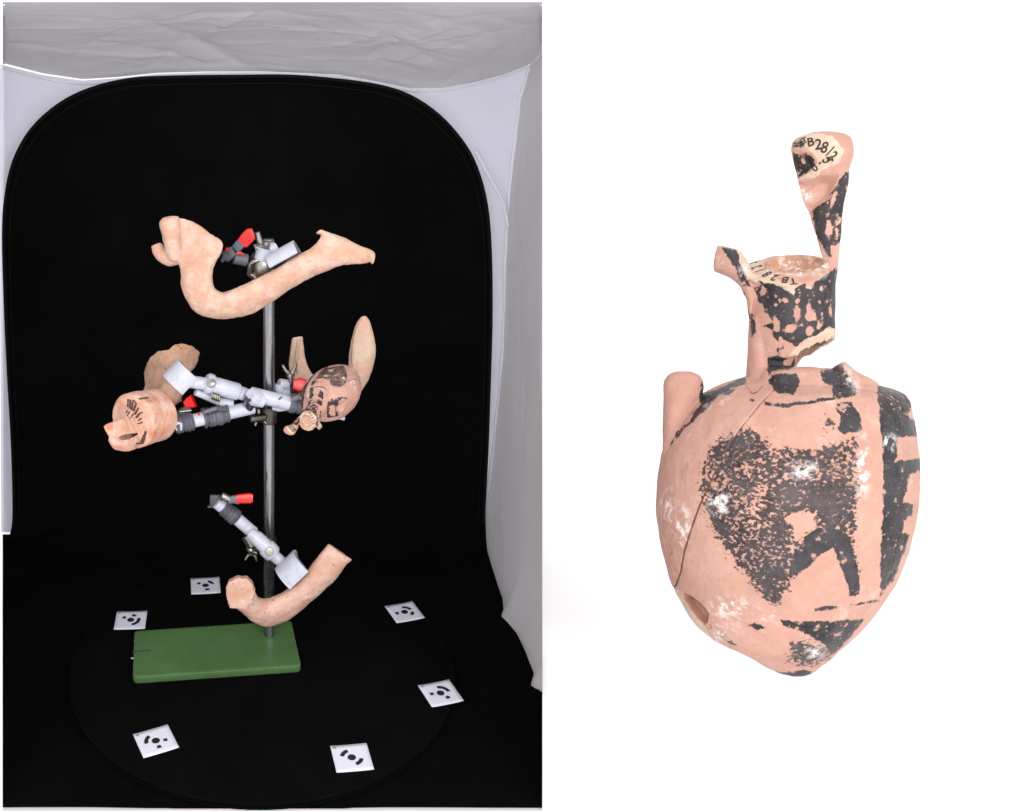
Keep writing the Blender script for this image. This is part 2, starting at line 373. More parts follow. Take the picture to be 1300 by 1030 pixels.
# ================================================================== SETTING
FL = -0.005                                    # cloth level; the turntable top is z = 0
mb = MB(); mb.add([(-3, -3, FL - .006), (3.5, -3, FL - .006), (3.5, 3, FL - .006), (-3, 3, FL - .006)], [(0, 1, 2, 3)])
tag(mb.build('table', M_paper, smooth=False), 'white table top under the light tent', 'table', kind='structure')

# ---- black cloth floor
YF0 = ground(346, 1025.7, FL).y
def yf(z): return YF0 + (.0668 - YF0) * (z - FL) / (.6987 - FL)
bx0, bx1, yb = -0.365, 0.300, 0.292
XF = 343 / F * 0.925                            # half width of the tent's front opening
mb = MB(); nx, ny = 60, 50; vs = []
def sight(y, z): return 343 / F * ((y - CAM.y) * CP + (CAM.z - z) * SP) * .9985
def xr_floor(y): return min(.312, sight(y, FL))
def base_x(y): return float(np.interp(y, [-.06, -.053, -.043, -.03, -.019, .02, .056, .075, .092, .105, .13, .159, .2535], [.2985, .298, .2855, .290, .2944, .294, .2925, .288, .2815, .288, .2925, .2937, .2975]))
def xr_wall(y): return min(base_x(y), sight(y, FL))
def xl_floor(y): return -343 / F * ((y - CAM.y) * CP + (CAM.z - FL) * SP) * .999
for j in range(ny + 1):
    y = YF0 + (yb - YF0) * j / ny
    for i in range(nx + 1):
        t = i / nx; x = xl_floor(y) * (1 - t) + xr_floor(y) * t
        vs.append(Vector((x, y, FL)))
V = np.array([tuple(v) for v in vs]); V[:, 2] += np.clip(fbm(V, 9, 3) * .002, -.0015, .0012) + np.clip((V[:, 1] - .232) / .06, 0, 1) ** 2 * .035 * np.clip((V[:, 0] + .345) / .07, 0, 1)
rr = np.hypot(V[:, 0] + .012, V[:, 1]); V[:, 2] = np.where(rr < .235, FL - .001, V[:, 2])
fs = [(j * (nx + 1) + i, j * (nx + 1) + i + 1, (j + 1) * (nx + 1) + i + 1, (j + 1) * (nx + 1) + i) for j in range(ny) for i in range(nx)]
mb.add(V, fs); floor = tag(mb.build('floor', M_cloth), 'black cloth spread over the floor of the tent', 'cloth', kind='structure')

# ================================================================== LIGHT TENT
tent = empty('light_tent', (0, 0.04, FL), 'white nylon light tent with wrinkled ceiling, open at the front', 'light tent')
seam_top = [at(x, y, .297 - ROD_Y) for x, y in [(-18, 80), (3, 86), (55, 99), (105, 106), (150, 103), (200, 97.5), (260, 95.5), (340, 95), (430, 98.5), (480, 107), (520, 115), (560, 114.5), (600, 107.5), (640, 97), (673, 84)]]
seam_right = [at(x, y, .297 - ROD_Y) for x, y in [(673, 84), (661, 125), (654, 180), (646, 250), (642, 330), (638, 450), (629, 600), (618, 697)]]
seam_right[-1].z = FL; seam_right[-1].x = .2985; seam_right[-2].x = min(seam_right[-2].x, .304)
tx = [p.x for p in seam_top]; tz = [p.z for p in seam_top]
def ztop(x): return float(np.interp(x, tx, tz))
rz = [p.z for p in seam_right][::-1]; rx = [p.x for p in seam_right][::-1]
def xbr(z): return float(np.interp(z, rz, rx))
def xbl(z): return -343 / F * ((.297 - CAM.y) * CP + (CAM.z - z) * SP) * .999
def creases(P, n, seed, amp, wid, box, ang=None):
    r = np.random.default_rng(seed); h = np.zeros(len(P))
    for k in range(n):
        c = np.array([r.uniform(box[0], box[1]), r.uniform(box[2], box[3])]); a = r.uniform(-.9, .9) if ang is None else r.normal(ang, .35)
        L = r.uniform(.05, .28) * (box[1] - box[0]); d = np.array([math.cos(a), math.sin(a)]); q = P - c
        s_ = q @ d; o = q @ np.array([-d[1], d[0]]) - .3 * s_ * s_ / max(L, .01) * r.normal(0, .5); wd = wid * r.uniform(.5, 1.8)
        h += amp * r.uniform(.3, 1) * r.choice([-1, 1]) * np.exp(-np.abs(o) / wd) * np.exp(-(s_ / L) ** 2)
    return h
def grid_mesh(fn, nu, nv):
    vs = [fn(i / nu, j / nv) for j in range(nv + 1) for i in range(nu + 1)]
    return vs, [(j * (nu + 1) + i, j * (nu + 1) + i + 1, (j + 1) * (nu + 1) + i + 1, (j + 1) * (nu + 1) + i) for j in range(nv) for i in range(nu)]
ZT = 0.6987
def wall_pt(side, s, t):
    zf = FL - .004 + (ZT - FL + .004) * t
    zb_top = ztop(seam_right[0].x if side > 0 else seam_top[0].x)
    zb = FL - .004 + (zb_top - FL + .004) * t
    y0 = yf(zf); y = y0 + (.297 - y0) * s; z = zf + (zb - zf) * s
    xb = xbr(zb) if side > 0 else xbl(zb)
    if side > 0: xb -= (.2985 - base_x(y)) * math.exp(-max(0, z - FL) / .03)
    return Vector((min(xb, sight(y, z)) if side > 0 else -sight(y, z), y, z))
for side in (1, -1):
    vs, fs = grid_mesh(lambda u, v: wall_pt(side, u, v), 90, 120)
    V = np.array([tuple(v) for v in vs]); P2 = V[:, [1, 2]]
    h = creases(P2, 26, 11 + side, .0018, .006, (-.1, .3, 0, .65), 1.2) + fbm(V, 6, 5) * .004
    edge = np.clip((V[:, 1] - (-.225 + .4177 * V[:, 2])) / .04, 0, 1) * np.clip((.297 - V[:, 1]) / .03, 0, 1)
    # puckers along the rear seam
    h += .0012 * np.sin(V[:, 2] * 190 + 3 * fbm(V, 20, 9)) * np.exp(-(.297 - V[:, 1]) / .03) * (V[:, 2] > .15)
    V[:, 0] += h * edge * (1 if side > 0 else 0)
    if side > 0: V[:, 0] = np.minimum(V[:, 0], 343 / F * ((V[:, 1] - CAM.y) * CP + (CAM.z - V[:, 2]) * SP) * .999)
    m_ = MB(); m_.add(V, fs); o = m_.build('side_wall', M_fab, tent); o['label'] = 'wrinkled white side wall'
# ceiling
def ceil_pt(u, v):
    a = wall_pt(-1, v, 1); b = wall_pt(1, v, 1); p = a.lerp(b, u)
    zb = ztop(p.x); base = a.z * (1 - u) + b.z * u
    sag = (zb - ztop(bx1)) * v
    p.z = base + sag + .012 * math.sin(math.pi * v) * math.sin(math.pi * u); return p
vs, fs = grid_mesh(ceil_pt, 220, 120)
V = np.array([tuple(v) for v in vs]); P2 = V[:, :2].copy(); P2[:, 1] *= 1.6
uu = np.tile(np.linspace(0, 1, 221), 121); vv = np.repeat(np.linspace(0, 1, 121), 221)
P0 = V[:, :2]
h = creases(P0, 16, 21, .0042, .014, (-.3, .3, .08, .29), .95) + creases(P0, 16, 23, .0042, .014, (-.3, .3, .08, .29), -1.0) + creases(P0, 60, 22, .0015, .004, (-.3, .3, .08, .29), .15) + fbm(V, 13, 8) * .005
V[:, 2] += h * np.clip((1 - vv) / .05, 0, 1) * np.clip((vv - .02) / .2, 0, 1) * np.clip(np.minimum(uu, 1 - uu) / .03, 0, 1)
m_ = MB(); m_.add(V, fs); m_.build('ceiling_panel', M_fab, tent)
# back wall
def back_pt(u, v):
    zt_ = .62 * v; x0 = xbl(zt_) - .003; x = x0 + (xbr(max(FL, zt_)) - x0) * u
    return Vector((x, .298, FL + (ztop(x) - FL) * v))
vs, fs = grid_mesh(back_pt, 120, 100); V = np.array([tuple(v) for v in vs])
vb = np.repeat(np.linspace(0, 1, 101), 121)
V[:, 2] += .003 * vb
V[:, 1] += np.clip((1 - vb) * 8, 0, 1) * (fbm(V, 7, 31) * .004 + creases(V[:, [0, 2]], 14, 33, .002, .006, (-.3, .3, 0, .62), 1.0)) * .6
m_ = MB(); m_.add(V, fs); m_.build('back_wall', M_fabback, tent)
def smooth_path(pts, k=6): return [Vector(p) for p in catmull([tuple(p) for p in pts], k)]
def wob(pts, a, seed):
    r = random.Random(seed); return [p + Vector((r.uniform(-a, a), 0, r.uniform(-a, a))) for p in pts]
MB().tube([p + Vector((0, -.003, 0)) for p in smooth_path(seam_top)], .0011, 10).build('piping', M_pipe, tent)
MB().tube(wob([p + Vector((-.001, -.003, 0)) for p in smooth_path(seam_right)], .0009, 4), .0024, 10).build('piping', M_pipe, tent)
fold = [at(x, y, .287 - ROD_Y) for x, y in [(603, 190), (616, 215), (630, 240), (640, 262), (645, 290)]]
MB().tube(smooth_path(fold), [.0006] + [.0022] * (len(smooth_path(fold)) - 2) + [.0006], 8).build('seam_fold', M_pipe, tent)
cs = [wall_pt(1, s, 1) for s in np.linspace(0.02, 1, 24)]; MB().tube([p + Vector((-.001, 0, -.001)) for p in cs], .0012, 8).build('piping', M_pipe, tent)
cs = [wall_pt(-1, s, 1) for s in np.linspace(0.02, 1, 24)]; MB().tube([p + Vector((.001, 0, -.001)) for p in cs], .0012, 8).build('piping', M_pipe, tent)

# ---- black pop-up backdrop with rounded corners
bp = [(9, 697), (17, 668), (18, 630), (16, 560), (11, 470), (7, 380), (5, 300), (8, 250), (18, 205), (40, 165), (75, 133), (115, 113), (165, 101), (220, 98), (300, 97), (370, 97), (430, 102), (480, 109), (520, 122), (556, 146), (585, 178), (604, 212), (617, 260), (622, 320), (623, 400), (621, 480), (618, 570), (614, 650), (613, 700)]
BY = .283
rim = smooth_path([at(x, y, BY - ROD_Y) for x, y in bp], 4)
rim[0].z = FL; rim[-1].z = FL
bd = empty('backdrop', (-.03, BY, FL), 'black cloth backdrop panel with rounded top corners and a bound edge', 'backdrop')
n = len(rim); c0 = Vector((-.03, BY, .25)); rows = [1, .8, .6, .4, .2]; mb = MB(); vs = []
for f in rows: vs += [c0 + (p - c0) * f for p in rim]
V = np.array([tuple(v) for v in vs] + [tuple(c0)]); V[:, 1] += np.clip(fbm(V, 5, 41) * .003, -.003, .003)
fs = [(r * n + j, r * n + (j + 1) % n, (r + 1) * n + (j + 1) % n, (r + 1) * n + j) for r in range(len(rows) - 1) for j in range(n)]
fs += [(len(V) - 1, (len(rows) - 1) * n + j, (len(rows) - 1) * n + (j + 1) % n) for j in range(n)]
mb.add(V, fs).build('cloth_panel', M_velvet, bd)
MB().tube([p + Vector((0, -.002, 0)) for p in rim], .0021, 10).build('edge_binding', M_bind, bd)
inner = [c0 + (p - c0) * .978 + Vector((0, -.001, 0)) for p in rim]
MB().tube(inner, .0007, 8).build('stitched_seam', M_bind, bd)
# ---- cloth turned up along the right wall
mb = MB(); vs = []; Nn = 120
for i in range(Nn + 1):
    y = -.10 + (.285 + .10) * i / Nn; t = (y + .1) / .385
    hgt = .0035 + .002 * math.sin(y * 60)
    x = xr_wall(y) - .0045
    xi = x - .018
    vs += [Vector((xi, y, FL + .0006)), Vector((x - .004, y, FL + .0015)), Vector((x, y, FL + hgt)), Vector((x + .0015, y, FL + hgt)), Vector((x + .0015, y, FL + .0004))]
fs = [(i * 5 + k, i * 5 + k + 1, (i + 1) * 5 + k + 1, (i + 1) * 5 + k) for i in range(Nn) for k in range(4)]
mb.add(vs, fs).build('turned_up_edge', M_cloth, floor)

# ---- turntable
tt = empty('turntable', (-.012, 0, FL), 'round low turntable covered in black felt beneath the stand', 'turntable')
mb = MB(); prof = [(.0, FL), (.2185, FL), (.2195, FL + .001), (.2195, -.0012), (.2188, -.0004), (.2175, 0.0), (.15, 0), (0.08, 0), (.0, 0)]
rings = [[Vector((-.012 + max(r, 1e-4) * math.cos(a), max(r, 1e-4) * math.sin(a), z)) for a in np.linspace(0, 2 * math.pi, 128, endpoint=False)] for r, z in prof]
mb.ring_tube(rings, cap=False).build('felt_top', M_felt, tt)
mb = MB(); mb.tube([Vector((-.012 + .2215 * math.cos(a), .2215 * math.sin(a), FL + .0012)) for a in np.linspace(0, 2 * math.pi, 128, endpoint=False)], .0012, 8, closed=True).build('rim', M_cloth, tt)

# ================================================================== STAND
st = empty('lab_stand', ground(276, 828), 'steel rod stand on a green enamelled base plate', 'lab stand')
TH = .0095
cor = [ground(x, y, TH) for x, y in [(170.7, 800), (368, 788.5), (384.5, 844), (168, 861)]]
u = ((cor[1] - cor[0]).normalized() + (cor[2] - cor[3]).normalized()).normalized(); u.z = 0
ctr = sum(cor, Vector()) / 4; Lx = ((cor[1] - cor[0]).length + (cor[2] - cor[3]).length) / 2; Ly = ((cor[3] - cor[0]).length + (cor[2] - cor[1]).length) / 2
Mp = frame(Vector((ctr.x, ctr.y, TH / 2)), u, (0, 0, 1))
def rounded_plate(mb, M, sx, sy, sz, rc, bev):
    ol = []
    for qx, qy, a0 in ((1, 1, 0), (-1, 1, 90), (-1, -1, 180), (1, -1, 270)):
        for a in np.linspace(a0, a0 + 90, 7): ol.append((qx * (sx / 2 - rc) + rc * math.cos(math.radians(a)), qy * (sy / 2 - rc) + rc * math.sin(math.radians(a))))
    R = []
    for ins, z in ((bev, -sz / 2), (bev * .3, -sz / 2 + bev * .3), (0, -sz / 2 + bev), (0, sz / 2 - bev), (bev * .3, sz / 2 - bev * .3), (bev, sz / 2), (bev * 3, sz / 2)):
        R.append([M @ Vector((x * (1 - ins * 2 / sx), y * (1 - ins * 2 / sy), z)) for x, y in ol])
    return mb.ring_tube(R)
rounded_plate(MB(), Mp, Lx, Ly, TH, .005, .0014).build('base_plate', M_green, st)
a = ground(168.4, 828, TH + .0004); b_ = ground(191, 826, TH + .0004); d_ = (b_ - a).normalized()
MB().box(frame((a + b_) / 2, d_, (0, 0, 1)), (b_ - a).length, .0024, .0006, .0002).build('slot', M_darkp, st)
MB().cyl(ground(171, 836, .005), ground(171, 836, .005) + Vector((-.0045, 0, 0)), .0014).build('side_screw', M_steel, st)
rb = ground(339.5, 815, TH); ROD_B = Vector((rb.x, ROD_Y, TH)); ROD_T = at(342, 303); ROD_T.x = at(342, 450).x
RX = at(341.5, 600).x
MB().cyl((RX, ROD_Y, TH - .0005), (RX, ROD_Y, ROD_T.z), .0061, .0012, 40).build('rod', M_rod, st)

# ================================================================== MARKER CARDS
cards = [([(245.2, 734), (276.6, 732.4), (277.3, 753.2), (244.3, 755.1)], [(-70, -15), (198, 225), (62, 95)], 'white target card with a short arc behind the green base plate'),
 ([(148.1, 776.9), (185.6, 775.9), (185.3, 798.1), (144.9, 799)], [(198, 225), (-85, -55), (-20, 78)], 'square white coded target card at the far left corner of the green base plate'),
 ([(166.1, 933.3), (214.8, 920.1), (229.5, 947.4), (180.5, 963.1)], [(178, 245), (5, 28), (75, 100)], 'square white coded target card in front of the slotted end of the green plate'),
 ([(489.4, 768.9), (521.5, 764.4), (537.2, 784.6), (506.4, 791.7)], [(165, 195), (-85, -15), (15, 55)], 'square white coded target card at the back of the turntable beside the tent wall fold'),
 ([(531.1, 871.5), (568.3, 865.4), (587.8, 888.1), (550, 896.8)], [(175, 200), (-88, 0), (48, 75)], 'square white coded target card at the rim of the turntable facing the side wall'),
 ([(420.8, 948.4), (465.7, 945.2), (473.1, 975.3), (426.9, 979.8)], [(195, 255), (15, 75)], 'white target card with two facing arcs before the green plate')]
for cn, arcs, lab in cards:
    g = [ground(x, y, .0006) for x, y in cn]; c = sum(g, Vector()) / 4
    u = (g[1] - g[0] + g[2] - g[3]).normalized(); s_ = .0375
    M = frame(c, u, (0, 0, 1)); v_ = M.col[1].xyz
    t = empty('target_card', (c.x, c.y, 0), lab, 'target card', 'coded target cards lying round the turntable')
    bend = random.uniform(.0003, .0009)
    mb = MB(); nn = 8; top = []; 
    for j in range(nn + 1):
        for i in range(nn + 1):
            x = (i / nn - .5) * s_; y = (j / nn - .5) * s_; top.append(M @ Vector((x, y, bend * (abs(2 * i / nn - 1) ** 3) * random.uniform(.7, 1) - .0001)))
    fs = [(j * 9 + i, j * 9 + i + 1, (j + 1) * 9 + i + 1, (j + 1) * 9 + i) for j in range(nn) for i in range(nn)]
    me = mesh('card', top, fs); o = link('card', me, M_card, t); so = o.modifiers.new('s', 'SOLIDIFY'); so.thickness = .0004; so.offset = -1
    zz = .0004
    mb = MB(); pts = [M @ Vector((.09 * s_ * 1.25 * math.cos(a), .09 * s_ * 1.25 * math.sin(a), zz)) for a in np.linspace(0, 2 * math.pi, 24, endpoint=False)]
    mb.add(pts, [tuple(range(24))]).build('printed_dot', M_ink, t, False)
    for a0, a1 in arcs:
        aa = np.radians(np.linspace(a0, a1, 14)); r0, r1 = .205 * s_, .315 * s_
        # image angles run clockwise (v down): y = -sin
        vs = [M @ Vector((r * math.cos(q), -r * math.sin(q), zz)) for q in aa for r in (r0, r1)]
        MB().add(vs, [(2 * i, 2 * i + 1, 2 * i + 3, 2 * i + 2) for i in range(13)]).build('printed_arc', M_ink, t, False)
    MB().add([M @ Vector((x * s_, y * s_, bend + .0003)) for x, y in ((-.44, .37), (-.36, .37), (-.36, .43), (-.44, .43))], [(0, 1, 2, 3)]).build('corner_mark', M_greyink, t, False)

# ================================================================== CLAY FINDS
def finish_clay(me, name, material, label, cat, amp=.0005, seed=0, group=None, post=None, paint=None):
    V = get_v(me); Nn = get_n(me)
    V = V + Nn * (fbm(V, 55, seed) * amp * 1.6 + fbm(V, 260, seed + 5, 2) * amp * .55)[:, None]
    if post: V = post(V, Nn)
    set_v(me, V)
    if paint: paint(me, get_v(me), Nn)
    base = Vector(V.mean(0)); base.z = V[:, 2].min()
    me.transform(Matrix.Translation(-base))
    o = link(name, me, material); o.location = base
    return tag(o, label, cat, group)

# ---- top handle
mb = MB()
sweep(mb, [(409, 293, 474, 327, -.03, 8), (405, 305, 464, 334, -.03, 10), (396, 314, 434, 338, -.031, 13), (384, 321, 405, 348, -.032, 16), (352, 339, 377, 363, -.033, 17),
 (318, 358, 337, 388, -.034, 18), (296, 367, 313, 400, -.035, 19), (284, 371, 289, 405, -.036, 20), (276, 368, 264, 403, -.037, 20), (271, 361, 243, 391, -.038, 20), (270, 347, 231, 366, -.038, 18),
 (274, 333, 230, 347, -.037, 14), (282, 319, 227, 335, -.034, 10), (282, 307, 214, 318, -.030, 8), (266, 296, 207, 302, -.028, 8), (254, 287, 205, 287, -.027, 8), (240, 280, 208, 277, -.027, 7)], k=4)
sweep(mb, [(205, 279, 226, 275, -.030, 9), (203, 285, 228, 282, -.034, 12), (206, 300, 229, 300, -.036, 13), (209, 318, 230, 320, -.035, 12), (214, 331, 231, 333, -.032, 9)], k=4)
sweep(mb, [(205, 309, 192, 313, -.020, 7), (211, 317, 195, 323, -.022, 8), (220, 322, 202, 333, -.024, 8), (230, 326, 215, 338, -.026, 8), (234, 329, 227, 335, -.028, 6)], k=4)
sweep(mb, [(401, 296, 409, 292, -.026, 6), (423, 306, 430, 300, -.028, 6), (447, 316, 452, 310, -.03, 6), (468, 330, 474, 320, -.03, 6), (473, 336, 476, 327, -.03, 4)], k=4)
me = remesh(mb, .0011, 1)
finish_clay(me, 'handle_fragment', M_clay_a, 'long pale orange clay handle with rim piece, clamped at the rod top', 'pottery fragment', .001, 3)
# ---- bottom handle
mb = MB()
sweep(mb, [(417, 690, 447, 711, -.045, 8), (410, 698, 440, 717, -.046, 13), (398, 713, 428, 733, -.048, 16), (385, 731, 405, 755, -.05, 18), (366, 748, 380, 777, -.054, 18), (350, 756, 358, 790, -.058, 18),
 (338, 760, 338, 796, -.062, 18), (328, 758, 321, 789, -.068, 18), (322, 748, 306, 777, -.074, 17), (318, 740, 295, 770, -.079, 14)], k=4)
slab(mb, dense([(287, 747), (290, 739), (302, 734), (314, 735), (321, 743), (323, 753), (320, 766), (312, 776), (306, 774), (291, 772), (288, 760)], 3, .5, 4), -.1, .020)
me = remesh(mb, .0012, 2)
finish_clay(me, 'handle_fragment', M_clay_b, 'curved speckled pink clay handle hanging low in front of the rod foot', 'pottery fragment', .0011, 13)
# ---- fan shaped sherd, left
mb = MB()
slab(mb, dense([(181, 502), (184, 488), (182, 474), (184, 467), (191, 455), (200, 446), (213, 444), (221, 437.5), (230, 436), (243, 439), (253, 448), (251, 457), (246, 468), (236, 478), (228, 486), (234, 495), (230, 510), (215, 518), (196, 516)], 3, .4, 9), .0, .007,
     lambda x, y: .00035 * (x - 215) * .3 + .00002 * (x - 222) ** 2 - .00003 * (y - 470))
sweep(mb, [(212, 470, 238, 472, -.008, 9), (206, 488, 236, 490, -.012, 14), (196, 505, 228, 508, -.012, 13), (190, 516, 218, 520, -.01, 8)], k=4)
me = remesh(mb, .0012, 2)
finish_clay(me, 'pottery_sherd', M_clay_c, 'fan shaped brown beige sherd held in the white half pipe left of the rod', 'pottery fragment', .001, 23)
# ---- painted spout neck, left
c_b = at(200, 526, -.025); c_f = at(174, 534, -.025) - FWD * .034
axis = (c_f - c_b).normalized(); L = (c_f - c_b).length; R0 = .0272
side = axis.orthogonal().normalized(); s2 = axis.cross(side)
prof = [(-.002, .012), (-.0015, .024), (0, .0268), (.002, .0275), (L * .45, .0275), (L * .48, .0262), (L * .5, .0275), (L * .6, .0276), (L * .62, .0282), (L * .97, .0284), (L * 1.0, .0276), (L * 1.01, .0255), (L * 1.03, .018), (L * 1.05, .012), (L * 1.06, .006)]
mb = MB(); mb.ring_tube([[c_b + axis * t + (side * math.cos(q) + s2 * math.sin(q)) * r for q in np.linspace(0, 2 * math.pi, 48, endpoint=False)] for t, r in prof])
sweep(mb, [(162, 526, 182, 560, -.058, 17), (154, 530, 176, 564, -.07, 17), (147, 534, 167, 567, -.078, 16), (140, 537, 157, 569, -.084, 13), (135, 539, 146, 564, -.088, 9), (131.5, 541, 139, 555, -.091, 5)], k=5)
sweep(mb, [(168, 560, 173, 570, -.074, 9), (158, 559, 161, 573, -.084, 11), (147, 555, 146, 570, -.092, 11), (140, 552, 138, 560, -.093, 6)], k=4)
me = remesh(mb, .0009, 3)
slit = [(150, 556.5), (155, 553.2), (162, 551.8), (169, 551), (176, 550.4), (170, 554.5), (163, 557.4), (156, 558.6)]
notch = [(131, 541), (139, 545), (141, 553), (139, 556), (133, 549)]
V = get_v(me); cutv = (sdf(proj(V), slit) > 0) & ((get_n(me) @ np.array(FWD)) < -.1)
bm = bmesh.new(); bm.from_mesh(me); bm.verts.ensure_lookup_table()
bmesh.ops.delete(bm, geom=[bm.verts[i] for i in np.nonzero(cutv)[0]], context='VERTS'); bm.to_mesh(me); bm.free()
strokes = [((162.5, 508.5), (162, 516)), ((165.5, 509.5), (164.5, 518)), ((168.5, 511.5), (167, 520)), ((172, 515), (170, 521)), ((175.5, 519), (171.5, 525.5)), ((180.5, 523.5), (178, 525.5)), ((176.5, 526), (173.5, 530)), ((179, 531.5), (176, 534)), ((180, 536.5), (175.5, 538)),
 ((162, 521), (160.5, 524)), ((164.5, 523), (161.5, 528)), ((169, 526), (165.5, 531)), ((162, 507.5), (170, 509)), ((170, 509), (173.5, 513)), ((177, 506.5), (188, 505)), ((184.5, 549), (182, 560)), ((183, 553), (179, 562)), ((173, 563), (182, 563))]
wid = [.8, 1.0, 1.1, 1.4, 1.2, .8, 1.3, .9, .7, .5, .6, .6, .5, .6, .9, 1.6, 1.3, .8]
def paint_e(me, V, Nn):
    p = proj(V); s = np.full(len(V), -20.0)
    for (a, b2), wd in zip(strokes, wid): s = np.maximum(s, wd + .35 - sline(p, [a, b2]))
    face = (Nn @ np.array(FWD)) < .15
    attr(me, 'solid', np.where(face, s, -20)); r = np.full(len(V), -20.0)
    for e in ((198, 533, 2.4, 11, 8), (195, 552, 5, 7, 30), (190, 509, 12, 3, -8), (140, 543, 5, 5, 0), (152, 568, 8, 3, 10)): r = np.maximum(r, sell(p, *e))
    attr(me, 'rust', r)
finish_clay(me, 'jug_spout', M_clay_e, 'round pink clay jug neck with a pinched spout and black tongue strokes', 'pottery fragment', .0006, 33, paint=paint_e)
# ---- U-shaped sherd behind the small jug
mb = MB()
sweep(mb, [(459, 402, 465, 401, .046, 3), (453, 410, 470, 408, .046, 6), (447, 427, 474, 424, .045, 8), (443, 448, 477, 446, .043, 10), (442, 466, 473, 469, .041, 11), (440, 482, 463, 491, .040, 11), (430, 489, 448, 506, .040, 10),
 (415, 487, 418, 508, .042, 9), (401, 478, 394, 498, .044, 8), (394, 470, 373, 482, .046, 8), (388, 456, 366, 465, .047, 7), (386, 445, 368, 448, .048, 6), (385, 434, 369, 437, .048, 5), (384, 427, 371, 429, .048, 4)], k=4)
sweep(mb, [(378, 432, 381, 430, .044, 3), (376, 446, 379, 446, .041, 5), (374, 460, 377, 461, .039, 6), (376, 474, 379, 473, .039, 4)], k=3)
sweep(mb, [(455, 411, 458, 409, .044, 2), (449, 428, 452, 427, .041, 5), (446, 448, 449, 448, .038, 7), (446, 464, 449, 464, .037, 5)], k=3)
me = remesh(mb, .0012, 6)
finish_clay(me, 'pottery_sherd', M_clay_d, 'U shaped cream clay sherd with two upright horns behind the small jug', 'pottery fragment', .0006, 43)

# ================================================================== BLACK FIGURED JUG
nv = ray(1000, 520).normalized(); VD = 1.10; VC = CAM + nv * VD
wv = (UP - nv * UP.dot(nv)).normalized(); uv = nv.cross(wv)
VM = Matrix(((uv.x, nv.x, wv.x, VC.x), (uv.y, nv.y, wv.y, VC.y), (uv.z, nv.z, wv.z, VC.z), (0, 0, 0, 1)))
def vl(px, py, d=0.0):                         # local point for a photo pixel, d metres towards the viewer
    r = ray(px, py); p = CAM + r * (VD / r.dot(nv)); q = p - VC
    return Vector((q.dot(uv), -d, q.dot(wv)))
kx = (vl(1100, 600) - vl(1000, 600)).x / 100; kz = (vl(1000, 500) - vl(1000, 600)).z / 100
def vproj(V):
    W = V @ np.array(VM.to_3x3()).T + np.array(VC); return proj(W)
mb = MB()
rows = [(468, 985, 1066), (474, 960, 1082), (482, 930, 1093), (490, 908, 1118), (498, 894, 1146), (506, 882, 1156), (520, 868, 1162), (540, 854, 1166), (562, 844, 1169), (590, 836, 1171), (640, 831, 1168), (690, 836, 1156), (730, 846, 1138), (755, 854, 1122), (775, 863, 1109), (790, 872, 1096),
 (802, 882, 1084), (815, 899, 1070), (828, 929, 1058), (839, 953, 1046), (848, 970, 1036), (854, 985, 1026), (857, 998, 1014)]
SHR = .985
rings = []
for y, l, r in catmull([(a, b, c) for a, b, c in rows], 4):
    pl_, pr_ = vl(l, y), vl(r, y); c = (pl_ + pr_) / 2; a_ = (pr_ - pl_).length / 2 * SHR
    tilt = -.16 if y < 560 else -.06
    rings.append([Vector((c.x + a_ * math.cos(q), -a_ * .93 * math.sin(q), c.z + tilt * a_ * math.sin(q) * (0.0 if y > 600 else min(1, (600 - y) / 110) * (.35)))) for q in np.linspace(0, 2 * math.pi, 96, endpoint=False)])
mb.ring_tube(rings)
def vsweep(st, k=4, n=28):
    R = []
    for ax, ay, bx_, by_, d, t in catmull(st, k):
        a = vl(ax, ay, d); b = vl(bx_, by_, d); c = (a + b) / 2; h = (a - b) / 2
        R.append([c + h * math.cos(q) + Vector((0, -t * kx, 0)) * math.sin(q) for q in np.linspace(0, 2 * math.pi, n, endpoint=False)])
    mb.ring_tube(R)
# broken handle root on the left shoulder
vsweep([(862, 473, 880, 473, .018, 8), (852, 477, 890, 478, .018, 19), (846, 487, 895, 490, .02, 24), (846, 505, 892, 506, .022, 26), (846, 522, 884, 524, .024, 26), (845, 545, 872, 548, .024, 24), (843, 570, 864, 572, .022, 20), (840, 596, 858, 598, .02, 12)])
# small peak on the right shoulder
vsweep([(1058, 467, 1070, 461, .03, 10), (1050, 474, 1084, 472, .03, 22), (1040, 486, 1110, 486, .03, 34), (1030, 500, 1120, 500, .02, 40)])
vsweep([(975, 467, 1030, 467, .035, 14), (968, 476, 1060, 474, .035, 30), (960, 492, 1085, 490, .028, 45)])
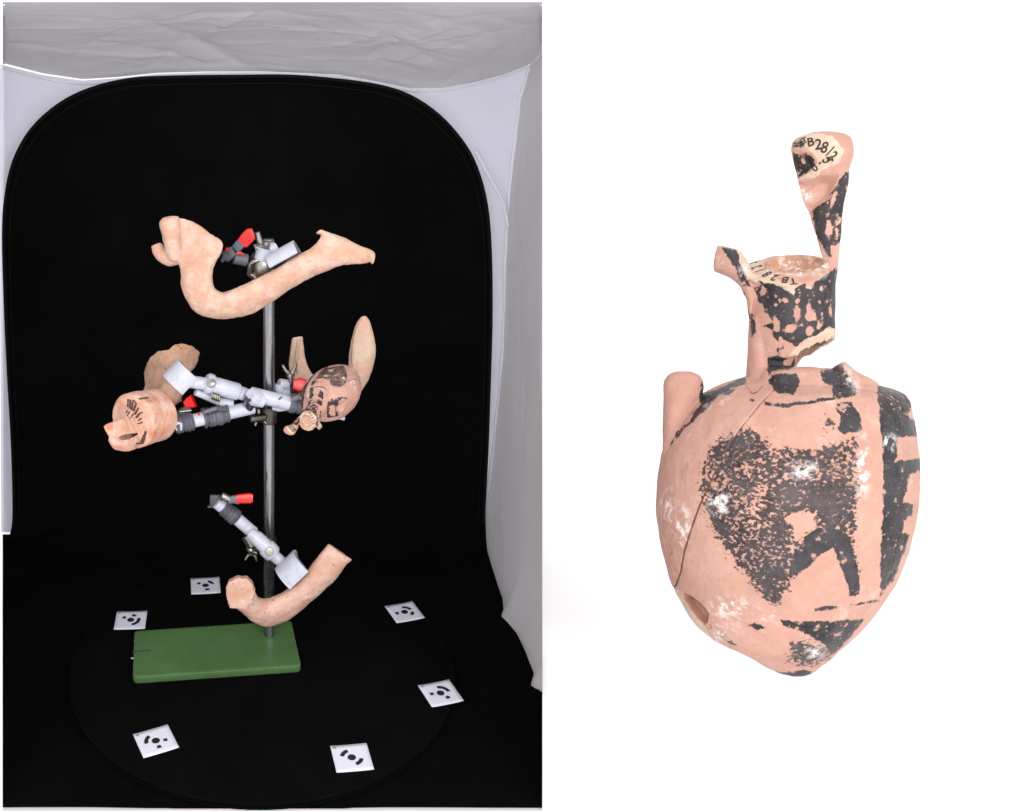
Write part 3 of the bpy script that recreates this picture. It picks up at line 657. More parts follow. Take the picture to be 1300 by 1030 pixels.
# neck: hollow wall, lower right part broken away
tl = math.radians(27); ct, sn = math.cos(tl), math.sin(tl)
def ell(cx, cy, a, q, b=None):                  # point on a ring tilted towards the viewer
    c = vl(cx, cy); A = a * kx; B = (b or a) * kx
    return Vector((c.x + A * math.cos(q), -B * ct * math.sin(q), c.z - B * sn * math.sin(q)))
nseg = 96; G = []
prof_n = [(1000, 341, 63.5), (1003, 346, 60.5), (1005, 356, 57.5), (1006, 372, 55.5), (1006, 390, 54.5), (1005.5, 408, 54.5)]
rings_o = []; rings_i = []
NS = 16
for j in range(nseg):
    q = 2 * math.pi * j / nseg; colo = []; coli = []
    xq = 1005 + 55 * math.cos(q)
    ylow = 0.0
    # lower limit as a shift of the ring centre
    if xq > 1014: yl = 452 - (xq - 1014) * .44
    elif xq > 1002: yl = 452 + (1014 - xq) * 3.5
    else: yl = 494
    yl = yl - 24 * math.sin(q) * (1 if xq > 1002 else .5)
    yl = max(yl, 400) + random.uniform(-1, 1) + (1.2 * math.sin(q * 11) + 1.0 * math.sin(q * 23 + 1) + .7 * math.sin(q * 37 + 2)) * (1 if xq > 1002 else 0)
    for k in range(NS + 1):
        t = k / NS; y = 341 + (yl - 341) * t
        cx = float(np.interp(y, [341, 346, 356, 372, 500], [1000, 1003, 1005, 1006, 1005])); a = float(np.interp(y, [341, 346, 356, 372, 440, 470, 500], [63.5, 60.5, 57.5, 55.5, 55, 57, 62]))
        colo.append(ell(cx, y, a, q)); 
        ci = float(np.interp(y, [341, 350, 372, 500], [1008, 1008, 1007, 1006])); ai = float(np.interp(y, [341, 350, 372, 500], [37, 40, 44, 45]))
        coli.append(ell(ci, y - 7 * max(0, 1 - (y - 341) / 40), ai, q, ai * 1.0))
    rings_o.append(colo); rings_i.append(coli)
vs = []; fs = []
loopn = 2 * (NS + 1)
for j in range(nseg): vs += rings_o[j] + list(reversed(rings_i[j]))
for j in range(nseg):
    for k in range(loopn):
        a = j * loopn + k; b = j * loopn + (k + 1) % loopn; c = ((j + 1) % nseg) * loopn + (k + 1) % loopn; d = ((j + 1) % nseg) * loopn + k
        fs.append((a, b, c, d))
mb.add(vs, fs)
mb.ring_tube([[ell(1008, yy_, aa_, q_) for q_ in np.linspace(0, 2 * math.pi, 48, endpoint=False)] for yy_, aa_ in ((372, 46), (371, 46), (360, 46), (352, 45), (350, 43))])
# strap handle stub on the left of the lip
vsweep([(909, 312, 905, 342, .0, 9), (914, 311, 908, 346, .0, 14), (926, 314, 920, 351, .004, 16), (938, 319, 932, 358, .008, 16), (948, 330, 942, 370, .012, 14), (956, 346, 949, 388, .014, 12), (962, 370, 952, 410, .014, 10)])
# left edge of the neck running down to the shoulder
vsweep([(952, 405, 985, 405, .004, 26), (950, 440, 985, 440, .004, 30), (948, 470, 985, 470, .006, 34), (945, 492, 992, 492, .01, 36), (938, 502, 996, 502, .012, 34)])
# upper rim sherd standing on the lip
vsweep([(1030, 172, 1062, 171, .012, 8), (1012, 179, 1078, 176, .014, 16), (1004, 190, 1083, 188, .016, 22), (1006, 206, 1083, 202, .016, 22), (1012, 226, 1079, 218, .012, 17), (1016, 240, 1077, 236, .008, 12), (1020, 256, 1074, 254, .006, 10), (1031, 285, 1070, 284, .004, 10), (1038, 310, 1067, 310, .004, 9), (1043, 328, 1065, 328, .004, 9), (1047, 346, 1064, 345, .004, 9), (1052, 362, 1062, 358, .004, 7)])
me = remesh(mb, .00115, 3, 'jug')
V = get_v(me); Nn = get_n(me); p = vproj(V); front = Nn[:, 1] < .25
ydir = np.array([0, 1.0, 0])
V = V + Nn * (fbm(V, 14, 61) * .002 + fbm(V, 90, 65, 2) * .0008 - np.clip((fbm(V, 42, 68) - .28) / .12, 0, 1) * .0007)[:, None]
# hole in the lower left of the belly, and the broken strip beside it
hole = [(866, 753), (876, 757), (887, 765), (895, 773), (899, 780), (897, 790), (893, 793), (884, 785), (875, 772), (868, 762)]
strip = [(853, 746), (866, 752), (868, 762), (875, 773), (884, 786), (894, 795), (907, 815), (899, 819), (884, 806), (868, 785), (856, 764)]
dh = sdf(p, hole); V += np.array([.25, 1, 0]) * (np.clip((dh + 1) / 3.0, 0, 1) * .022 * front)[:, None]
ds = sdf(p, strip); V += ydir * (np.clip((ds + .5) / 2, 0, 1) * .004 * front)[:, None]
crackl = [(985, 492), (965, 512), (940, 543), (918, 578), (900, 612), (888, 640), (877, 672), (869, 700), (864, 725), (858, 742), (853, 748)]
dc = sline(p, crackl); V -= Nn * (np.clip(1 - dc / 1.6, 0, 1) * .0014 * front)[:, None]
# recess where the neck meets the shoulder
rec = [(975, 454), (990, 456), (1012, 452), (1004, 468), (986, 471), (979, 480), (975, 478)]
dr = sdf(p, rec); V += ydir * (np.clip((dr + 1) / 3, 0, 1) * .006 * front)[:, None]
# scooped face of the upper sherd
sc1 = [(1005, 205), (1014, 192), (1030, 196), (1036, 208), (1030, 217), (1012, 227)]
V += ydir * (np.clip((sdf(p, sc1) + 1) / 6, 0, 1) * .008 * front)[:, None]
sc2 = [(1017, 234), (1040, 224), (1064, 222), (1056, 248), (1040, 264), (1030, 270), (1022, 258)]
V += ydir * (np.clip((sdf(p, sc2) + 1) / 9, 0, 1) * .009 * front)[:, None]
set_v(me, V); Nn = get_n(me)
up_ = Nn[:, 2]; 
q = p + np.stack([fbm(V, 60, 71), fbm(V, 60, 75)], 1) * 3.0   # ragged painted edges
Z = lambda ox, oy, s: (lambda L: [(ox + x / s, oy + y / s) for x, y in L])
z2 = Z(890, 290, 5.42); zb = Z(810, 450, 2.451); z3 = Z(830, 440, 5.722); z4 = Z(1000, 440, 5.722); z1 = Z(890, 160, 6.06); z6 = Z(990, 600, 3.816); z5 = Z(820, 600, 4.478)
solid_polys = [
 z2([(400, 355), (470, 372), (560, 400), (600, 440), (645, 472), (660, 440), (640, 420), (680, 392), (725, 380), (735, 410), (765, 412), (775, 385), (930, 262), (935, 690), (850, 695), (740, 760), (660, 812), (600, 770), (560, 760), (575, 820), (545, 860), (520, 825), (535, 770), (505, 740), (480, 690), (440, 665), (500, 640), (480, 600), (440, 570), (425, 520), (390, 500), (385, 450), (340, 400), (290, 380), (240, 290), (230, 262), (270, 275), (330, 350)]),
 z2([(150, 132), (245, 148), (262, 230), (300, 310), (345, 385), (290, 388), (235, 290), (185, 215)]),
 z2([(100, 325), (170, 340), (240, 400), (290, 440), (310, 520), (340, 600), (370, 650), (380, 710), (345, 735), (325, 600), (290, 480), (230, 400), (160, 355)]),
 z2([(455, 880), (520, 875), (590, 900), (660, 880), (640, 950), (560, 965), (490, 985), (455, 1020)]),  # dark of the neck recess, its shade put in as solid paint
 z3([(850, 210), (900, 195), (980, 195), (1040, 190), (1065, 260), (1040, 330), (1010, 350), (960, 345), (900, 340), (860, 320), (835, 270)]),
 z3([(350, 260), (410, 330), (440, 325), (540, 280), (660, 195), (662, 265), (590, 300), (540, 345), (470, 345), (420, 400), (360, 470), (290, 540), (230, 590), (160, 670), (125, 715), (150, 660), (200, 590), (270, 540), (280, 480), (330, 420), (340, 350)]),
 z3([(690, 395), (720, 385), (745, 392), (715, 405)]),
 z4([(240, 180), (340, 155), (390, 125), (440, 200), (480, 260), (500, 320), (480, 365), (330, 375), (320, 290), (275, 265)]),
 [(969, 511.5), (990, 512.5), (1020, 511), (1058, 505.5), (1080, 501), (1082, 503.5), (1058, 509), (1020, 515), (990, 516), (970, 514.5)],
 z4([(340, 405), (460, 410), (510, 500), (540, 600), (410, 640), (370, 610), (375, 500)]),
 zb([(742, 98), (770, 90), (850, 135), (862, 160), (830, 185), (860, 200), (882, 215), (888, 252), (805, 258), (800, 332), (890, 322), (890, 357), (842, 372), (835, 420), (822, 460), (862, 466), (850, 500), (828, 520), (820, 552), (848, 562), (830, 620), (800, 692), (750, 752), (752, 650), (765, 400), (755, 250)]),
 zb([(474, 682), (490, 620), (520, 570), (560, 540), (620, 540), (660, 575), (680, 640), (690, 745), (655, 752), (645, 690), (630, 645), (604, 604), (570, 620), (530, 655), (488, 694)]),
 zb([(440, 826), (520, 832), (620, 830), (705, 828), (655, 888), (600, 938), (580, 900), (530, 870), (470, 850)]),
 zb([(340, 846), (365, 832), (400, 850), (370, 857)]),
 zb([(550, 790), (580, 785), (620, 784), (618, 792), (570, 802), (552, 802)]),
 zb([(660, 780), (740, 764), (752, 768), (700, 778), (664, 786)]),
 [(975, 853), (1030, 851), (1026, 860), (980, 860)],
 z1([(700, 165), (710, 130), (770, 105), (800, 130), (790, 165), (750, 160)]),
 z1([(695, 205), (760, 225), (800, 205), (850, 220), (880, 260), (860, 310), (800, 350), (745, 400), (715, 270)]),
 z1([(1110, 360), (1145, 365), (1110, 540), (1090, 700), (1085, 880), (1050, 890), (1000, 1010), (965, 1000), (900, 860), (850, 670), (920, 600), (980, 580), (1000, 520), (1045, 440)]),
]
s = np.full(len(V), -40.0)
for pl in solid_polys: s = np.maximum(s, sdf(q, pl))
ovals = [(1011.6, 398, 5, 10), (1030, 401, 7, 8), (1027, 393, 3, 6), (1028, 420, 5, 6.5), (1039.5, 413.5, 3.3, 5.5, 15), (969, 370, 3.3, 6), (958, 360, 6, 5, 30), (997, 382, 3.3, 2.8), (990, 382, 2, 2.2), (985, 386.5, 2, 2), (984.5, 376, 1.8, 2), (1012.3, 382.5, 2.8, 3), (1034, 375.5, 1.8, 1.8), (1042, 365.8, 2, 2),
 (1040, 383.5, 2.6, 3), (1046, 384, 2, 2.2), (1003, 417, 9, 4.5, -25), (1015.5, 371.5, 2, 2), (1004.5, 429.5, 3, 1.8), (985, 412, 4, 8, -15), (990.5, 434, 3, 7), (1018, 412.5, 2, 2), (1043, 400, 2, 3), (1054, 393, 2, 7), (1062.5, 296, 2, 6), (1057.5, 317, 2.6, 7), (1053, 292, 4.5, 10), (1057, 255, 2.5, 14, 20), (1020, 201, 3, 5)]
for e in ovals: s = np.minimum(s, -sell(p, *e))
for pl in (zb([(475, 508), (500, 500), (545, 505), (545, 535), (520, 545), (505, 560), (480, 530)]), zb([(500, 570), (518, 565), (515, 600), (495, 620), (485, 605)]), zb([(462, 680), (485, 675), (500, 690), (480, 712)])): s = np.minimum(s, -sdf(q, pl))
s = np.where(front, s, np.minimum(s, -2))
attr(me, 'solid', s)
worn_polys = [
 zb([(330, 225), (400, 235), (445, 275), (560, 285), (640, 262), (692, 240), (697, 282), (690, 345), (690, 400), (695, 560), (690, 745), (660, 750), (640, 640), (600, 600), (530, 650), (484, 712), (440, 800), (400, 790), (330, 700), (250, 600), (205, 500), (175, 420), (180, 340), (220, 270), (280, 238)]),
 zb([(450, 950), (470, 890), (530, 880), (600, 905), (610, 935), (560, 975), (500, 980), (450, 965)]),
 z5([(340, 840), (400, 860), (470, 920), (530, 960), (560, 1020), (480, 1010), (400, 950), (350, 890)]),
 zb([(580, 180), (620, 190), (640, 240), (580, 250), (560, 220)]),
]
wn_ = np.full(len(V), -40.0)
for pl in worn_polys: wn_ = np.maximum(wn_, sdf(q, pl))
for pl in (zb([(475, 508), (500, 500), (545, 505), (545, 535), (520, 545), (505, 560), (480, 530)]), ): wn_ = np.minimum(wn_, -sdf(q, pl))
attr(me, 'worn', np.where(front, wn_, -40))
dn_ = np.full(len(V), -40.0)
for pl in (zb([(195, 300), (240, 265), (320, 235), (390, 250), (430, 290), (400, 330), (300, 340), (220, 350)]), zb([(430, 275), (560, 290), (690, 258), (694, 300), (640, 345), (600, 330), (540, 345), (440, 330)]), zb([(540, 400), (690, 390), (692, 560), (600, 545), (540, 545), (500, 470)]), zb([(230, 520), (470, 510), (480, 690), (440, 790), (400, 780), (330, 690), (260, 600)]), zb([(470, 890), (560, 900), (610, 930), (560, 975), (500, 960)])): dn_ = np.maximum(dn_, sdf(q, pl))
attr(me, 'dense', dn_)
lime = np.full(len(V), -40.0)
for e in ((848, 640, 7, 16), (864, 668, 12, 26), (912, 638, 14, 16, -40), (1094, 590, 9, 34), (1128, 562, 10, 9, 40), (925, 770, 22, 12), (1020, 598, 18, 10), (912, 508, 14, 5, -25), (1080, 482, 5, 14, -30), (960, 780, 20, 8), (1035, 828, 10, 8), (915, 805, 8, 10), (1010, 338, 30, 12), (948, 350, 7, 14, -40), (1022, 245, 10, 9), (1045, 335, 6, 12)): lime = np.maximum(lime, sell(p, *e))
attr(me, 'lime', lime)
attr(me, 'crack', np.where(front, np.minimum(dc + .75 * np.clip((640 - p[:, 1]) / 60, 0, 1), sline(p, [(945, 476), (947, 490), (955, 500), (962, 498), (968, 490)]) + .6), 40))
be = np.maximum.reduce([sdf(q, strip), sdf(q, z2([(690, 790), (850, 695), (925, 690), (925, 800), (880, 830), (700, 855), (600, 930), (640, 960), (540, 960), (600, 870)])),
  sdf(q, z1([(760, 90), (830, 60), (930, 55), (1000, 70), (1060, 130), (1110, 190), (1060, 290), (940, 340), (880, 400), (750, 410), (850, 330), (900, 270), (860, 210), (790, 160)])),
  np.minimum(sdf(q, [(934, 322), (944, 312), (960, 311), (968, 322), (974, 340), (990, 356), (1014, 364), (1040, 362), (1044, 368), (1012, 374), (980, 369), (955, 356), (941, 342)]), 30)])
attr(me, 'beige', np.where(front, be, -20))
rim_in = sell(p, 1008, 333, 38.5, 18.5)
inn = np.maximum(sdf(p, hole) + .5, rim_in); inn = np.where(front | (rim_in > 0), inn, -20); attr(me, 'inner', inn)
JUG = me; me.materials.append(M_vase)
def make_jug(M, label):
    e = empty('black_figured_jug', M @ Vector((0, 0, vl(1000, 857).z)), label, 'jug', 'black figured jugs')
    o = link('vessel', JUG, None, e); o.matrix_parent_inverse = Matrix.Identity(4); e.matrix_world = M; 
    return e
jug = make_jug(VM, 'large broken clay jug with worn black figure, before the white paper')
# inked find number on the lip
fcu = bpy.data.curves.new('txt', 'FONT'); fo = bpy.data.objects.new('txt', fcu); C.objects.link(fo)
fcu.size = 1; fcu.extrude = .012; fcu.align_x = 'CENTER'; fcu.offset = 0.018; fcu.resolution_u = 2
def glyph(ch):
    fcu.body = ch; bpy.context.view_layer.update()
    return bpy.data.meshes.new_from_object(fo.evaluated_get(bpy.context.evaluated_depsgraph_get()))
from mathutils.bvhtree import BVHTree
bv = BVHTree.FromPolygons([tuple(v) for v in get_v(JUG)], [tuple(pp.vertices) for pp in JUG.polygons])
def surf(px, py):
    o_ = VM.inverted() @ CAM; t_ = vl(px, py); d_ = (t_ - o_).normalized(); return bv.ray_cast(o_, d_)
def write(chars):                               # (char, x, y, size px, up direction in image px)
    vs = []; fs = []
    for ch, x, y, sz, ux, uy in chars:
        h = surf(x, y)
        if h[0] is None: continue
        g = glyph(ch); nrm = h[1]
        bm = bmesh.new(); bm.from_mesh(g); bmesh.ops.triangulate(bm, faces=bm.faces[:]); bmesh.ops.subdivide_edges(bm, edges=bm.edges[:], cuts=2, use_grid_fill=True); bm.to_mesh(g); bm.free()
        upv = vl(x + ux, y + uy) - vl(x, y); upv = (upv - nrm * upv.dot(nrm)).normalized(); rt = upv.cross(nrm).normalized()
        k = len(vs); sc = sz * kz * 1.65
        for v in g.vertices:
            pt = h[0] + (rt * v.co.x * .78 + upv * (v.co.y - .35)) * sc; nh = bv.find_nearest(pt)
            vs.append(nh[0] + nh[1] * (.00035 + v.co.z * .004)); 
        fs += [tuple(i + k for i in f.vertices) for f in g.polygons]
        bpy.data.meshes.remove(g)
    return mesh('find_number', vs, fs)
chars = [('T', 1007, 357.5, 11, .1, 1), ('B', 996.5, 356, 11, -.15, 1), ('2', 983, 353, 12, -.25, 1), ('8', 973.5, 348.5, 12, -.45, 1), ('/', 966, 343.5, 12, -.7, 1), ('2', 959.5, 339.5, 12, -.9, .8), ('5', 954, 334.5, 12, -1, .6), ('-', 951, 328.5, 10, -1, .3), ('0', 950.5, 322.5, 11, -1, .05), ('1', 953, 316.5, 11, -1, -.3)]
chars2 = [('T', 1021, 178, 9, -.5, -1), ('B', 1029, 180, 11, -.2, -1), ('2', 1039, 183, 12, 0, -1), ('8', 1047, 187, 12, .3, -1), ('/', 1054, 192, 11, .6, -1), ('2', 1057, 198, 11, .8, -.6), ('5', 1051, 204, 10, .9, -.2), ('-', 1043, 208, 9, .8, .4), ('0', 1034, 213, 10, .6, .8), ('1', 1024, 218, 10, .5, .9)]
inkm = write(chars); inkm2 = write(chars2)
bpy.data.objects.remove(fo)
M_pen = plain('ink_pen', srgb(34, 30, 30), .6)
def ink_on(e):
    for mm in (inkm, inkm2):
        if not mm.materials: mm.materials.append(M_pen)
        o = bpy.data.objects.new('find_number', mm); C.objects.link(o); o.parent = e
ink_on(jug)

# ---- the board that carries it
bd2 = empty('paper_sweep', (.9, .0, FL - .005), 'white seamless paper sheet curving up behind the tent and the large jug', 'paper backdrop')
prof = [(-1.6, FL - .0045)] + [(y, FL - .0045) for y in np.linspace(-1.2, .36, 8)] + [(.36 + .26 * math.sin(a), FL - .0045 + .26 * (1 - math.cos(a))) for a in np.linspace(.1, math.pi / 2, 16)] + [(.62, z) for z in np.linspace(.35, 1.45, 6)]
vs = [Vector((x, y, z)) for y, z in prof for x in (-1.3, .4, 2.1)]
me = mesh('paper_sheet', vs, [(i * 3 + k, i * 3 + k + 1, (i + 1) * 3 + k + 1, (i + 1) * 3 + k) for i in range(len(prof) - 1) for k in range(2)])
o = link('paper_sheet', me, M_paper, bd2)
pb = VM @ Vector((kx * 5, .06, vl(1000, 660).z)); pd = (pb - CAM).normalized(); te = .3
while True:                                     # follow the slanting support down to the paper
    e_ = pb + pd * te; zc_ = .26 - math.sqrt(max(0, .0676 - max(0, e_.y - .36) ** 2)) - .0095
    if e_.z <= zc_ or te > 1: break
    te += .004
MB().cyl(pb, pb + pd * te, .006).build('support_rod', M_white2, bd2)

# ---- the same kind of jug, small, clamped in the tent
zc = (RIGHT * -.46 + UP * -.53 - FWD * .71).normalized(); fy = (UP * .62 - RIGHT * .12 - FWD * .8); fy = (fy - zc * fy.dot(zc)).normalized()   # front of jug
yy = -fy; xx = yy.cross(zc); k = .238
cpt = at(421, 497, -.022); lc = vl(1000, 645)
Ms = Matrix(((xx.x, yy.x, zc.x, 0), (xx.y, yy.y, zc.y, 0), (xx.z, yy.z, zc.z, 0), (0, 0, 0, 1))) @ Matrix.Scale(k, 4)
off = cpt - (Ms @ lc); Ms = Matrix.Translation(off) @ Ms
sj = make_jug(Ms, 'small black figured clay jug clamped beside the rod, neck pointing forward'); ink_on(sj)

# ================================================================== CLAMP ARMS
def P(x, y, dy): return at(x, y, dy)
def half_pipe(mb, a, b, r, th, open_dir, span=200, n=26):
    a = Vector(a); b = Vector(b); t = (b - a).normalized(); o = Vector(open_dir); o = (o - t * o.dot(t)).normalized(); s_ = t.cross(o)
    angs = np.radians(np.linspace(180 - span / 2, 180 + span / 2, n))
    def loop(c): return [c + (o * math.cos(q) + s_ * math.sin(q)) * r for q in angs] + [c + (o * math.cos(q) + s_ * math.sin(q)) * (r - th) for q in reversed(angs)]
    return mb.ring_tube([loop(a), loop(a.lerp(b, .5)), loop(b)])
def wing_bolt(parent, c, ax, s=1.0):
    ax = Vector(ax).normalized(); sd = ax.cross(FWD); sd = sd.normalized() if sd.length > .1 else RIGHT.copy()
    mb = MB(); mb.cyl(c - ax * .009 * s, c + ax * .003 * s, .0022 * s); mb.cyl(c, c + ax * .004 * s, .0042 * s)
    for q in (-1, 1): mb.tube([c + ax * .002 * s, c + ax * .006 * s + sd * q * .004 * s, c + ax * .012 * s + sd * q * .0065 * s], [.0016 * s, .0017 * s, .0011 * s], 8)
    return mb.build('wing_bolt', M_steel, parent)
def boss(parent, z, side=-1, tilt=0):
    mb = MB(); c = Vector((RX, ROD_Y, z))
    mb.tube([c + Vector((0, 0, dz)) for dz in (-.009, -.0088, -.007, .007, .0088, .009)], [.0072, .0082, .0088, .0088, .0082, .0072], 28)
    mb.cyl(c + Vector((side * .004, -.006, 0)), c + Vector((side * .020, -.012, 0)), .0046)
    return mb.build('boss_head', M_dsteel, parent)
def lever(parent, pts, w, th, material, name, nrm=None):
    pts = [Vector(p) for p in pts]; rings = []
    for i, p in enumerate(pts):
        t = (pts[min(i + 1, len(pts) - 1)] - pts[max(i - 1, 0)]).normalized(); nn = Vector(nrm) if nrm is not None else -FWD
        nn = (nn - t * nn.dot(t)).normalized(); s_ = t.cross(nn); ww = w[i] if isinstance(w, list) else w
        r = []
        for q in np.linspace(0, 2 * math.pi, 20, endpoint=False):
            cx, sx = math.cos(q), math.sin(q); sg = lambda v: math.copysign(abs(v) ** .45, v)
            r.append(p + s_ * sg(cx) * ww + nn * sg(sx) * th)
        rings.append(r)
    return MB().ring_tube(rings).build(name, material, parent)

# --- top clamp
A = empty('lab_clamp', P(330, 335, .0), 'spring clamp with red lever and white half pipe at the rod top', 'clamp')
zt_ = P(332, 334, 0).z
mb = MB(); c = Vector((RX, ROD_Y, zt_)); mb.tube([c + Vector((-.004, -.002, d)) for d in (-.016, -.0155, -.013, .006, .010, .0105)], [.011, .0135, .0155, .015, .0125, .010], 28); mb.build('boss_head', M_steel, A)
MB().tube([P(336, 333, -.012), P(328, 330, -.014), P(318, 334, -.013), P(317, 348, -.012), P(325, 353, -.012)], .003, 10).build('hook_strap', M_steel, A)
mb = MB(); mb.tube([P(332, 331, -.014), P(335, 322, -.013), P(337, 316, -.012), P(337.3, 315, -.012)], [.0075, .0085, .0125, .011], 24); mb.cyl(P(340, 321, -.008), P(350, 318, -.004), .0085); mb.build('socket', M_white, A)
mb = MB(); a, b_ = P(333, 316, -.014), P(326, 295, -.014); mb.cyl(a, b_, .0031); mb.tube([P(331, 317, -.016), P(331.5, 312, -.016), P(332, 309, -.016)], [.0048, .0050, .002], 16); mb.tube([P(337, 314, -.012), P(338, 310, -.012), P(338, 307, -.012)], [.0040, .0042, .002], 16); mb.build('clamp_bolt', M_steel, A)
mb = MB(); half_pipe(mb, P(349, 347, -.026), P(384, 328, -.026), .0195, .0024, (-UP * .88 - RIGHT * .3 - FWD * .38), 225); mb.build('half_pipe', M_white2, A)
MB().tube([P(338, 338, -.012), P(352, 334, -.008), P(362, 330, -.004)], .0052, 16).build('stem', M_slate, A)
mb = MB(); mb.cyl(P(297, 327, -.012), P(314, 331, -.010), .0062); mb.build('taped_end', M_tape, A)
mb = MB(); mb.box(frame(P(292, 323, -.012), P(305, 314, -.012) - P(290, 324, -.012)), .013, .011, .010, .0015); mb.box(frame(P(285, 327, -.012), P(290, 318, -.012) - P(285, 328, -.012)), .009, .004, .010, .001); mb.build('jaw', M_darkp, A)
lever(A, [P(300, 316, -.016), P(304, 311, -.018), P(310, 306, -.019)], [.0045, .0048, .0048], .0028, M_slate, 'lever_arm')
lever(A, [P(308, 309, -.020), P(314, 302, -.021), P(319, 297, -.021), P(322, 296, -.021)], [.0058, .0064, .0062, .0045], .0030, M_red, 'lever_grip')
MB().tube([P(300, 322.5, -.018), P(305, 321, -.018), P(309, 323, -.018)], [.0012, .0016, .0011], 8).build('red_catch', M_red, A)
MB().tube([P(287, 318, -.016), P(289.5, 315, -.016)], [.0012, .0016], 8).build('red_catch', M_red, A)

# --- upper left arm with half pipe
A = empty('lab_clamp', P(300, 497, .0), 'white tube arm ending in a half pipe that grips the fan shaped sherd', 'clamp')
mb = MB(); half_pipe(mb, P(222, 491, -.020), P(241, 471, -.014), .0175, .0026, (-UP * .8 - RIGHT * .1 + FWD * .55), 175); mb.build('half_pipe', M_white2, A)
MB().cyl(P(237, 484, -.024), P(270, 489, -.018), .0066).build('tube', M_white, A)
mb = MB(); mb.cyl(P(266, 488, -.018), P(303, 498, -.012), .0092, .0012); mb.build('socket', M_white, A)
mb = MB(); mb.cyl(P(261, 486, -.019), P(271, 489, -.017), .0108, .002); mb.build('collar', M_white, A)
MB().tube([P(268.2, 486.6, -.030), P(267.8, 486.2, -.032), P(267.6, 486, -.0325)], [.0048, .0044, .003], 20).build('screw_cap', M_steel, A)
MB().cyl(P(300, 497, -.012), P(323, 505, -.006), .0070).build('tube', M_white, A)
mb = MB(); mb.tube([P(248, 498, -.022), P(262, 503, -.018), P(276, 509, -.014), P(292, 514, -.012)], [.0036, .0042, .0046, .0052], 14); mb.build('brace', M_white, A)
mb = MB(); mb.cyl(P(277, 511, -.014), P(295, 513, -.01), .0058); mb.build('brace_end', M_white, A)
mb = MB(); c0_, c1_ = P(268, 501, -.024), P(279, 505, -.022)
hel = [c0_.lerp(c1_, i / 80) + (UP * math.cos(i / 80 * 2 * math.pi * 5) + FWD * math.sin(i / 80 * 2 * math.pi * 5)) * .0042 for i in range(81)]
mb.tube(hel, .0009, 6).build('spring', M_steel, A)
boss(A, P(330, 508, 0).z - .002, -1)
# --- lower left arm, taped
A = empty('lab_clamp', P(280, 530, -.01), 'white tube arm wrapped in grey tape behind the painted jug spout', 'clamp')
MB().cyl(P(226, 539, -.034), P(322, 517, -.008), .0072).build('tube', M_white, A)
def taped(parent, a, b, r, seed, n=26):
    a = Vector(a); b = Vector(b); rr = random.Random(seed); mb = MB(); pts = []; rad = []
    for i in range(n):
        t = i / (n - 1); pts.append(a.lerp(b, t)); rad.append(r * (1 + .10 * rr.uniform(-1, 1)) if 0 < i < n - 1 else r * .9)
    mb.tube(pts, rad, 22); V = np.array([tuple(v) for v in mb.v]); V += fbm(V, 130, seed)[:, None] * .0016; mb.v = [Vector(v) for v in V]
    return mb.build('tape_wrap', M_tape, parent)
taped(A, P(223, 540, -.035), P(245, 534.5, -.029), .0093, 1); taped(A, P(257, 532, -.026), P(290, 524.5, -.017), .0100, 2)
lever(A, [P(258, 524, -.036), P(272, 519, -.032), P(288, 520, -.025)], [.003, .006, .002], .0022, M_tape, 'tape_flap', UP)
mb = MB(); mb.tube([P(222, 541, -.040), P(226, 537, -.042), P(230, 538, -.042), P(230, 545, -.042), P(225, 546, -.041)], .0016, 8, closed=True); mb.build('hose_clip', M_white, A)
MB().cyl(P(219, 540.5, -.042), P(222.5, 537.5, -.042), .0017).build('red_catch', M_red, A)
lever(A, [P(226, 530, -.020), P(234, 523, -.018), P(241, 517, -.016)], [.006, .0055, .004], .004, M_darkp, 'jaw')
lever(A, [P(235, 514, -.020), P(240, 511.5, -.020), P(246, 509, -.021)], [.0035, .0058, .0070], .003, M_red, 'lever_grip')
MB().tube([P(228, 523, -.024), P(236, 522, -.024), P(243, 521, -.024)], .0014, 8).build('pivot_pin', M_steel, A)
MB().cyl(P(251, 526, -.040), P(253.5, 525.2, -.040), .0017).build('red_catch', M_red, A)
mb = MB(); mb.tube([P(317, 520, -.012), P(316, 512, -.016), P(318, 504, -.018), P(320.5, 501, -.016)], [.004, .0065, .0070, .004], 20); mb.build('knuckle', M_rod, A)
MB().cyl(P(317, 508.4, -.028), P(317, 508.2, -.026), .0017).build('rivet', M_rub, A)
MB().tube([P(322, 515, -.004), P(330, 518, .004), P(336, 519, .012)], .0058, 14).build('stem', M_steel, A)
wing_bolt(A, P(329, 527, -.006), (0.15, -.2, -1), .9)
boss(A, P(341, 520, 0).z - .006, -1)
# --- right arm to the small jug
A = empty('lab_clamp', P(360, 508, -.01), 'white tube arm with a grey taped end that holds the small jug', 'clamp')
mb = MB(); mb.cyl(P(317, 500, -.016), P(372, 513, -.018), .0077, .001); mb.build('tube', M_white, A)
mb = MB(); mb.tube([P(318, 499, -.015), P(324, 505, -.02), P(336, 510, -.02)], [.0075, .0095, .007], 20); mb.build('tube_shoulder', M_white, A)
taped(A, P(367, 511, -.018), P(398, 517, -.012), .0098, 5)
lever(A, [P(370, 508, -.026), P(382, 503, -.024), P(394, 501, -.020)], [.003, .006, .004], .003, M_tape, 'tape_flap', UP)
MB().tube([P(354, 507.5, -.027), P(356.5, 505, -.027), P(358, 504, -.0265)], .0007, 6).build('pen_mark', M_rub, A)
MB().tube([P(346, 516, -.006), P(354, 517, -.006), P(366, 518, -.008)], [.004, .0052, .003], 12).build('lower_lug', M_white, A)
boss(A, P(341, 505, 0).z - .003, 1)
